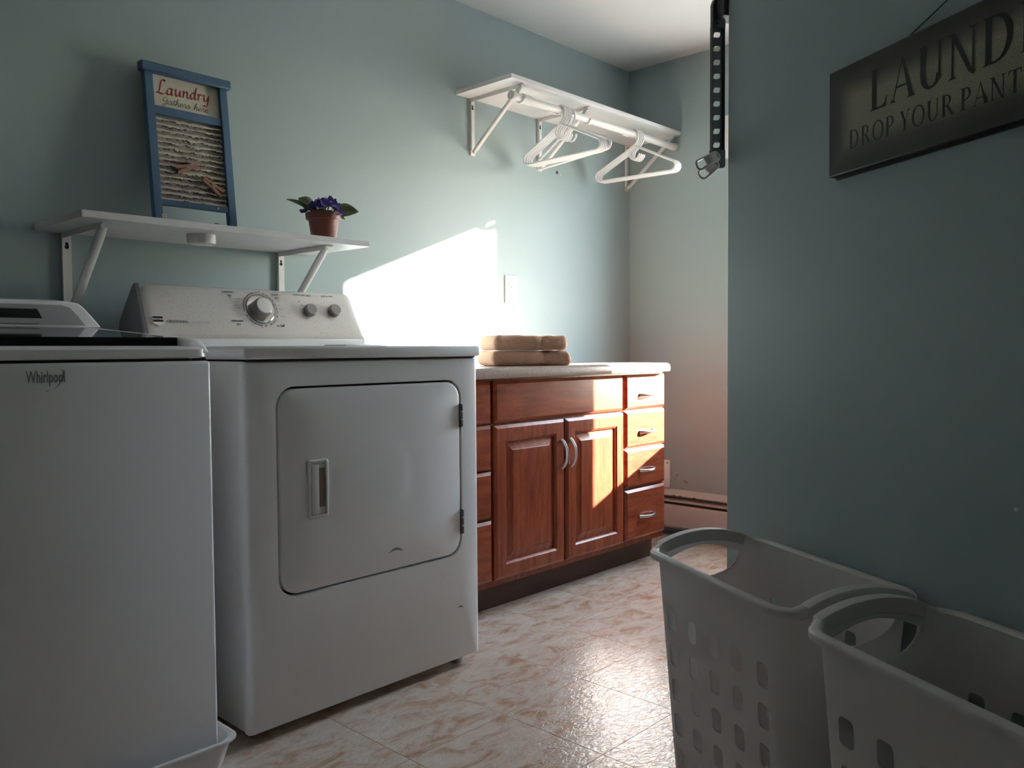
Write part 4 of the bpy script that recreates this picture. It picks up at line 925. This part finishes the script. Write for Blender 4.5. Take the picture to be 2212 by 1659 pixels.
# ------------------------------------------------------------------ lettered sign on the right wall
SL, SR_, SZ0, SZ1 = 0.230, -0.362, 1.2115, 1.3955
LL, HS = SL-SR_, SZ1-SZ0; sc_ = wpt((SL+SR_)/2, -0.018, (SZ0+SZ1)/2)
rz = math.atan2(-DV.y, -DV.x)                    # local x runs along the sign to the right
t = thing('laundry_sign', 'dark antiqued wooden sign with black capital letters hanging on the right wall', 'sign', sc_, rz)
M['signface'] = sign_mat(LL, HS)
def sg(a, b, d=0): return (a, -d, b)              # local: a right, b up, d toward the room
def lbox(x0, x1, z0, z1, d0, d1):
    return box(x0, x1, -d1, -d0, z0, z1)
obj('board', lbox(-LL/2, LL/2, -HS/2, HS/2, -0.0175, 0.0), M['signface'], t, world=False, bev=0.002)
obj('back_board', lbox(-LL/2+0.004, LL/2-0.004, -HS/2-0.004, HS/2-0.004, -0.0178, -0.012), M['black'], t, world=False)
def arcpts(cx, cy, rx, ry, a0, a1, n): return [(cx+rx*math.cos(math.radians(a0+(a1-a0)*k/n)), cy+ry*math.sin(math.radians(a0+(a1-a0)*k/n))) for k in range(n+1)]
def quad(x0, y0, x1, y1, w0, w1=None):
    w1 = w0 if w1 is None else w1; return [(x0-w0/2, y0), (x0+w0/2, y0), (x1+w1/2, y1), (x1-w1/2, y1)]
def bar(x0, x1, y0, y1): return [(x0, y0), (x1, y0), (x1, y1), (x0, y1)]
def ringp(cx, cy, rx, ry, ix, iy, a0, a1, n=14, icx=None):
    icx = cx if icx is None else icx; o = arcpts(cx, cy, rx, ry, a0, a1, n); i = arcpts(icx, cy, ix, iy, a0, a1, n)
    return [[o[k], o[k+1], i[k+1], i[k]] for k in range(n)]
TK, TN, SF = 0.175, 0.07, 0.03
def sv(x, w, y, top):                             # a bracketed serif
    s = -1 if top else 1; return [[(x-w, y), (x+w, y), (x+w*0.55, y+s*0.035), (x+w*0.4, y+s*0.06), (x-w*0.4, y+s*0.06), (x-w*0.55, y+s*0.035)]]
SER = {
 'L': ([quad(.2, 0, .2, 1, TK), bar(.2, .62, 0, .05), [(.5, 0), (.66, 0), (.69, .26), (.66, .26), (.6, .1), (.5, .05)]] + sv(.2, .17, 1, 1) + sv(.15, .13, 0, 0), .74),
 'A': ([quad(.12, 0, .46, 1.0, .05, .04), quad(.44, 1.03, .79, 0, .05, .17), bar(.22, .66, .31, .36)] + sv(.12, .12, 0, 0) + sv(.77, .17, 0, 0), .92),
 'U': ([quad(.2, .3, .2, 1, TK), quad(.75, .3, .75, 1, TN)] + ringp(.4505, .3, .3255, .31, .2745-.1, .25, 180, 360, 14, .4505+.025) + sv(.2, .17, 1, 1) + sv(.75, .12, 1, 1), .93),
 'N': ([quad(.18, 0, .18, 1, TN), quad(.8, -.02, .8, 1, TN), [(.10, 1), (.26, 1), (.83, -.03), (.78, -.03), (.66, .05)]] + sv(.18, .13, 0, 0) + sv(.14, .12, 1, 1) + sv(.8, .13, 1, 1), .98),
 'D': ([quad(.2, 0, .2, 1, TK)] + ringp(.36, .5, .50, .5, .34, .45, -90, 90, 18) + [bar(.2, .37, 0, .05), bar(.2, .37, .95, 1)] + sv(.17, .13, 0, 0) + sv(.17, .13, 1, 1), .97),
 'R': ([quad(.2, 0, .2, 1, TK)] + ringp(.36, .74, .31, .26, .17, .21, -90, 90, 14) + [bar(.2, .37, .95, 1), bar(.2, .37, .48, .53), [(.34, .5), (.50, .5), (.86, 0), (.68, 0)]] + sv(.2, .17, 0, 0) + sv(.17, .13, 1, 1) + [[(.68, 0), (.92, 0), (.92, .03), (.72, .05)]], .88),
 'Y': ([quad(.42, 0, .42, .5, TK), quad(.17, 1, .42, .45, .17, .14), quad(.70, 1, .46, .45, .05, .06)] + sv(.42, .17, 0, 0) + sv(.17, .17, 1, 1) + sv(.70, .12, 1, 1), .84),
 'O': (ringp(.5, .5, .46, .52, .31, .46, 0, 360, 32), 1.0),
 'P': ([quad(.2, 0, .2, 1, TK)] + ringp(.36, .72, .32, .28, .18, .23, -90, 90, 14) + [bar(.2, .37, .95, 1), bar(.2, .37, .44, .49)] + sv(.2, .17, 0, 0) + sv(.17, .13, 1, 1), .74),
 'T': ([quad(.4, 0, .4, 1, TK), bar(.06, .74, .95, 1), [(.03, .78), (.06, .78), (.14, .95), (.06, 1), (.05, 1)], [(.77, .78), (.74, .78), (.66, .95), (.74, 1), (.75, 1)]] + sv(.4, .17, 0, 0), .80),
 'S': (None, .62),
 'H': ([quad(.2, 0, .2, 1, TK), quad(.75, 0, .75, 1, TK), bar(.2, .75, .48, .53)] + sv(.2, .17, 0, 0) + sv(.2, .17, 1, 1) + sv(.75, .17, 0, 0) + sv(.75, .17, 1, 1), .96),
 'E': ([quad(.2, 0, .2, 1, TK), bar(.2, .6, 0, .05), bar(.2, .58, .95, 1), bar(.2, .5, .48, .53), [(.5, 0), (.63, 0), (.66, .24), (.63, .24), (.57, .1), (.5, .05)], [(.5, 1), (.6, 1), (.62, .78), (.59, .78), (.56, .9), (.5, .95)], [(.48, .38), (.51, .38), (.51, .63), (.48, .63)]] + sv(.16, .12, 0, 0) + sv(.16, .12, 1, 1), .72)}
def write_serif(word, a0, b0, size, sx, gap=0.05, space=0.32):
    x = a0
    for ch in word:
        if ch == ' ': x += space*size*sx; continue
        polys, wd = SER[ch]
        if ch == 'S':
            P = smooth_path([(.52, .80, 0), (.46, .93, 0), (.30, .98, 0), (.14, .86, 0), (.16, .68, 0), (.34, .53, 0), (.5, .38, 0), (.52, .18, 0), (.36, .03, 0), (.18, .04, 0), (.09, .20, 0)], 4)
            polys = []
            for k in range(len(P)-1):
                q = lambda p, kk: 0.028 + 0.055*math.exp(-((kk/len(P)-0.5)/0.16)**2)
                a, b = P[k], P[k+1]; n1 = Vector((-(b-a).y, (b-a).x, 0)).normalized(); polys.append([tuple((a+n1*q(0, k)).xy), tuple((b+n1*q(0, k+1)).xy), tuple((b-n1*q(0, k+1)).xy), tuple((a-n1*q(0, k)).xy)])
        obj('letter', flat(polys, lambda p, q: sg(x + p*size*sx, b0 + q*size, 0.0006)), M['inkblack'], t, world=False, smooth=False)
        x += (wd+gap)*size*sx
    return x - gap*size*sx
cz_ = (SZ0+SZ1)/2; lc = lambda s: (SL+SR_)/2 - s
write_serif('LAUNDRY', lc(0.127), 1.3000-cz_, 0.0665, 0.90, 0.05)
write_serif('DROP YOUR PANTS HERE', lc(0.1765), 1.2495-cz_, 0.0320, 0.905, 0.05, 0.30)
nail = wpt(-0.066, 0, 1.443)
o = obj('hanging_wire', tube([wpt(0.085, -0.004, 1.390), nail + NV*-0.004, wpt(-0.217, -0.004, 1.390)], 0.0011, 6), M['wire'], t)
obj('nail', lathe([(0.0015, 0), (0.0015, 0.010), (0.0035, 0.010), (0.0035, 0.0115)], nail, -NV, 8), M['knobside'], t)

# ------------------------------------------------------------------ slotted hanger bracket at the wall's end
t = thing('slotted_hanger_arm', 'black slotted metal hanging arm fixed to the end of the right wall', 'hanger arm', wpt(0.64, 0.0, 1.31))
M['arm'] = mat('charcoal coated steel', (0.045, 0.047, 0.05), 0.42)
P0, P1, AS = -0.017, 0.0125, 0.640               # across the wall end, distance beyond it
bm = B(); ncell = 9; zt, zbm = 1.6275, 1.352; ch = (zt-zbm)/ncell
for k in range(ncell):
    zc_ = zbm + ch*(k+0.5); pc = (P0+P1)/2; hc = pc + 0.0005
    outer = [(pc + a*(P1-P0)/2, zc_ + b*ch/2) for a, b in ((1, 0), (1, 1), (0, 1), (-1, 1), (-1, 0), (-1, -1), (0, -1), (1, -1))]
    inner = [(hc+a*0.0090, zc_+b*0.0062) for a, b in ((1.0, 0.2), (0.95, 1.0), (0.1, 1.0), (-0.65, 0.8), (-1, -0.2), (-0.95, -1.0), (-0.1, -1), (0.65, -0.8))]
    for i in range(8):
        j = (i+1) % 8; bm.faces.new([bm.verts.new(wpt(AS, p[0], p[1])) for p in (outer[i], outer[j], inner[j], inner[i])])
bmesh.ops.remove_doubles(bm, verts=bm.verts, dist=1e-5)
o = obj('slotted_face', bm, M['arm'], t, smooth=False); so = o.modifiers.new('thick', 'SOLIDIFY'); so.thickness = 0.0016; so.offset = 0
obj('side_flange', wbox(AS-0.010, AS+0.0008, P0-0.0012, P0, zbm, zt), M['arm'], t, smooth=False)
obj('side_flange', wbox(AS-0.010, AS+0.0008, P1, P1+0.0012, zbm, zt), M['arm'], t, smooth=False)
def splate(poly, s0, s1): return extrude_poly(poly, s0, s1, lambda a, b, d: wpt(d, a, b))
obj('top_plate', splate([(P0-0.001, 1.626), (P1+0.001, 1.626), (P1+0.001, 1.692), (P0+0.010, 1.692), (P0+0.003, 1.686), (P0-0.001, 1.674)], AS-0.012, AS+0.0012), M['arm'], t, bev=0.001)
obj('mount_bracket', wbox(0.5965, AS-0.010, P1-0.022, P1+0.036, 1.640, 1.690), M['arm'], t, bev=0.001)
obj('cross_plate', wbox(AS-0.0115, AS-0.0005, P1-0.002, P1+0.036, 1.640, 1.690), M['arm'], t, bev=0.001)
for z in (1.671, 1.6335): obj('rivet', lathe([(0.0032, 0), (0.0032, 0.0012), (0.0015, 0.002)], wpt(AS-0.012, P0+0.009, z), -DV, 10), M['dark'], t)
obj('end_boot', splate([(P0-0.002, 1.3550), (P1+0.002, 1.3550), (P1+0.002, 1.319), (P1-0.002, 1.3145), (P0+0.002, 1.3125), (P0-0.002, 1.315)], AS-0.012, AS+0.003), M['black'], t, bev=0.0015)
def clip_loop(d, roll_, label, base, Lc):
    w_ = 0.0105
    q = thing('clip_loop', label, 'clip', base, 0, 'ivory loops at the foot of the black arm')
    d = d.normalized(); s_ = (Vector((0, 0, 1)) - d*d.z).normalized(); s_ = (s_*math.cos(roll_) + d.cross(s_)*math.sin(roll_))
    pts = []
    for k in range(9): th = math.radians(90 + 180*k/8); pts.append(base + d*(0.010 + w_*math.cos(th)) + s_*w_*math.sin(th))
    for k in range(9): th = math.radians(-90 + 180*k/8); pts.append(base + d*(Lc-0.010 + w_*math.cos(th)) + s_*w_*math.sin(th))
    obj('ring', tube(pts, 0.0024, 8, closed=True), M['clip'], q)
    web = [base + d*0.006 + s_*w_*0.85, base + d*(Lc*0.60) + s_*w_*0.95, base + d*(Lc*0.60) - s_*w_*0.95, base + d*0.006 - s_*w_*0.85]; nn = d.cross(s_)*0.0013
    obj('web', loft([[p-nn for p in web], [p+nn for p in web]]), M['clip'], q, smooth=False)
clip_loop(-NV*0.88 + Vector((0, 0, -0.46)) - DV*0.25, 0.25, 'ivory plastic loop clipped to the foot of the black arm, upper one', wpt(AS-0.016, P0+0.011, 1.3420), 0.075)
clip_loop(-NV*0.80 + Vector((0, 0, -0.62)) - DV*0.10, 0.45, 'ivory plastic loop hanging lower at the foot of the black arm', wpt(AS-0.015, P0+0.008, 1.3250), 0.058)
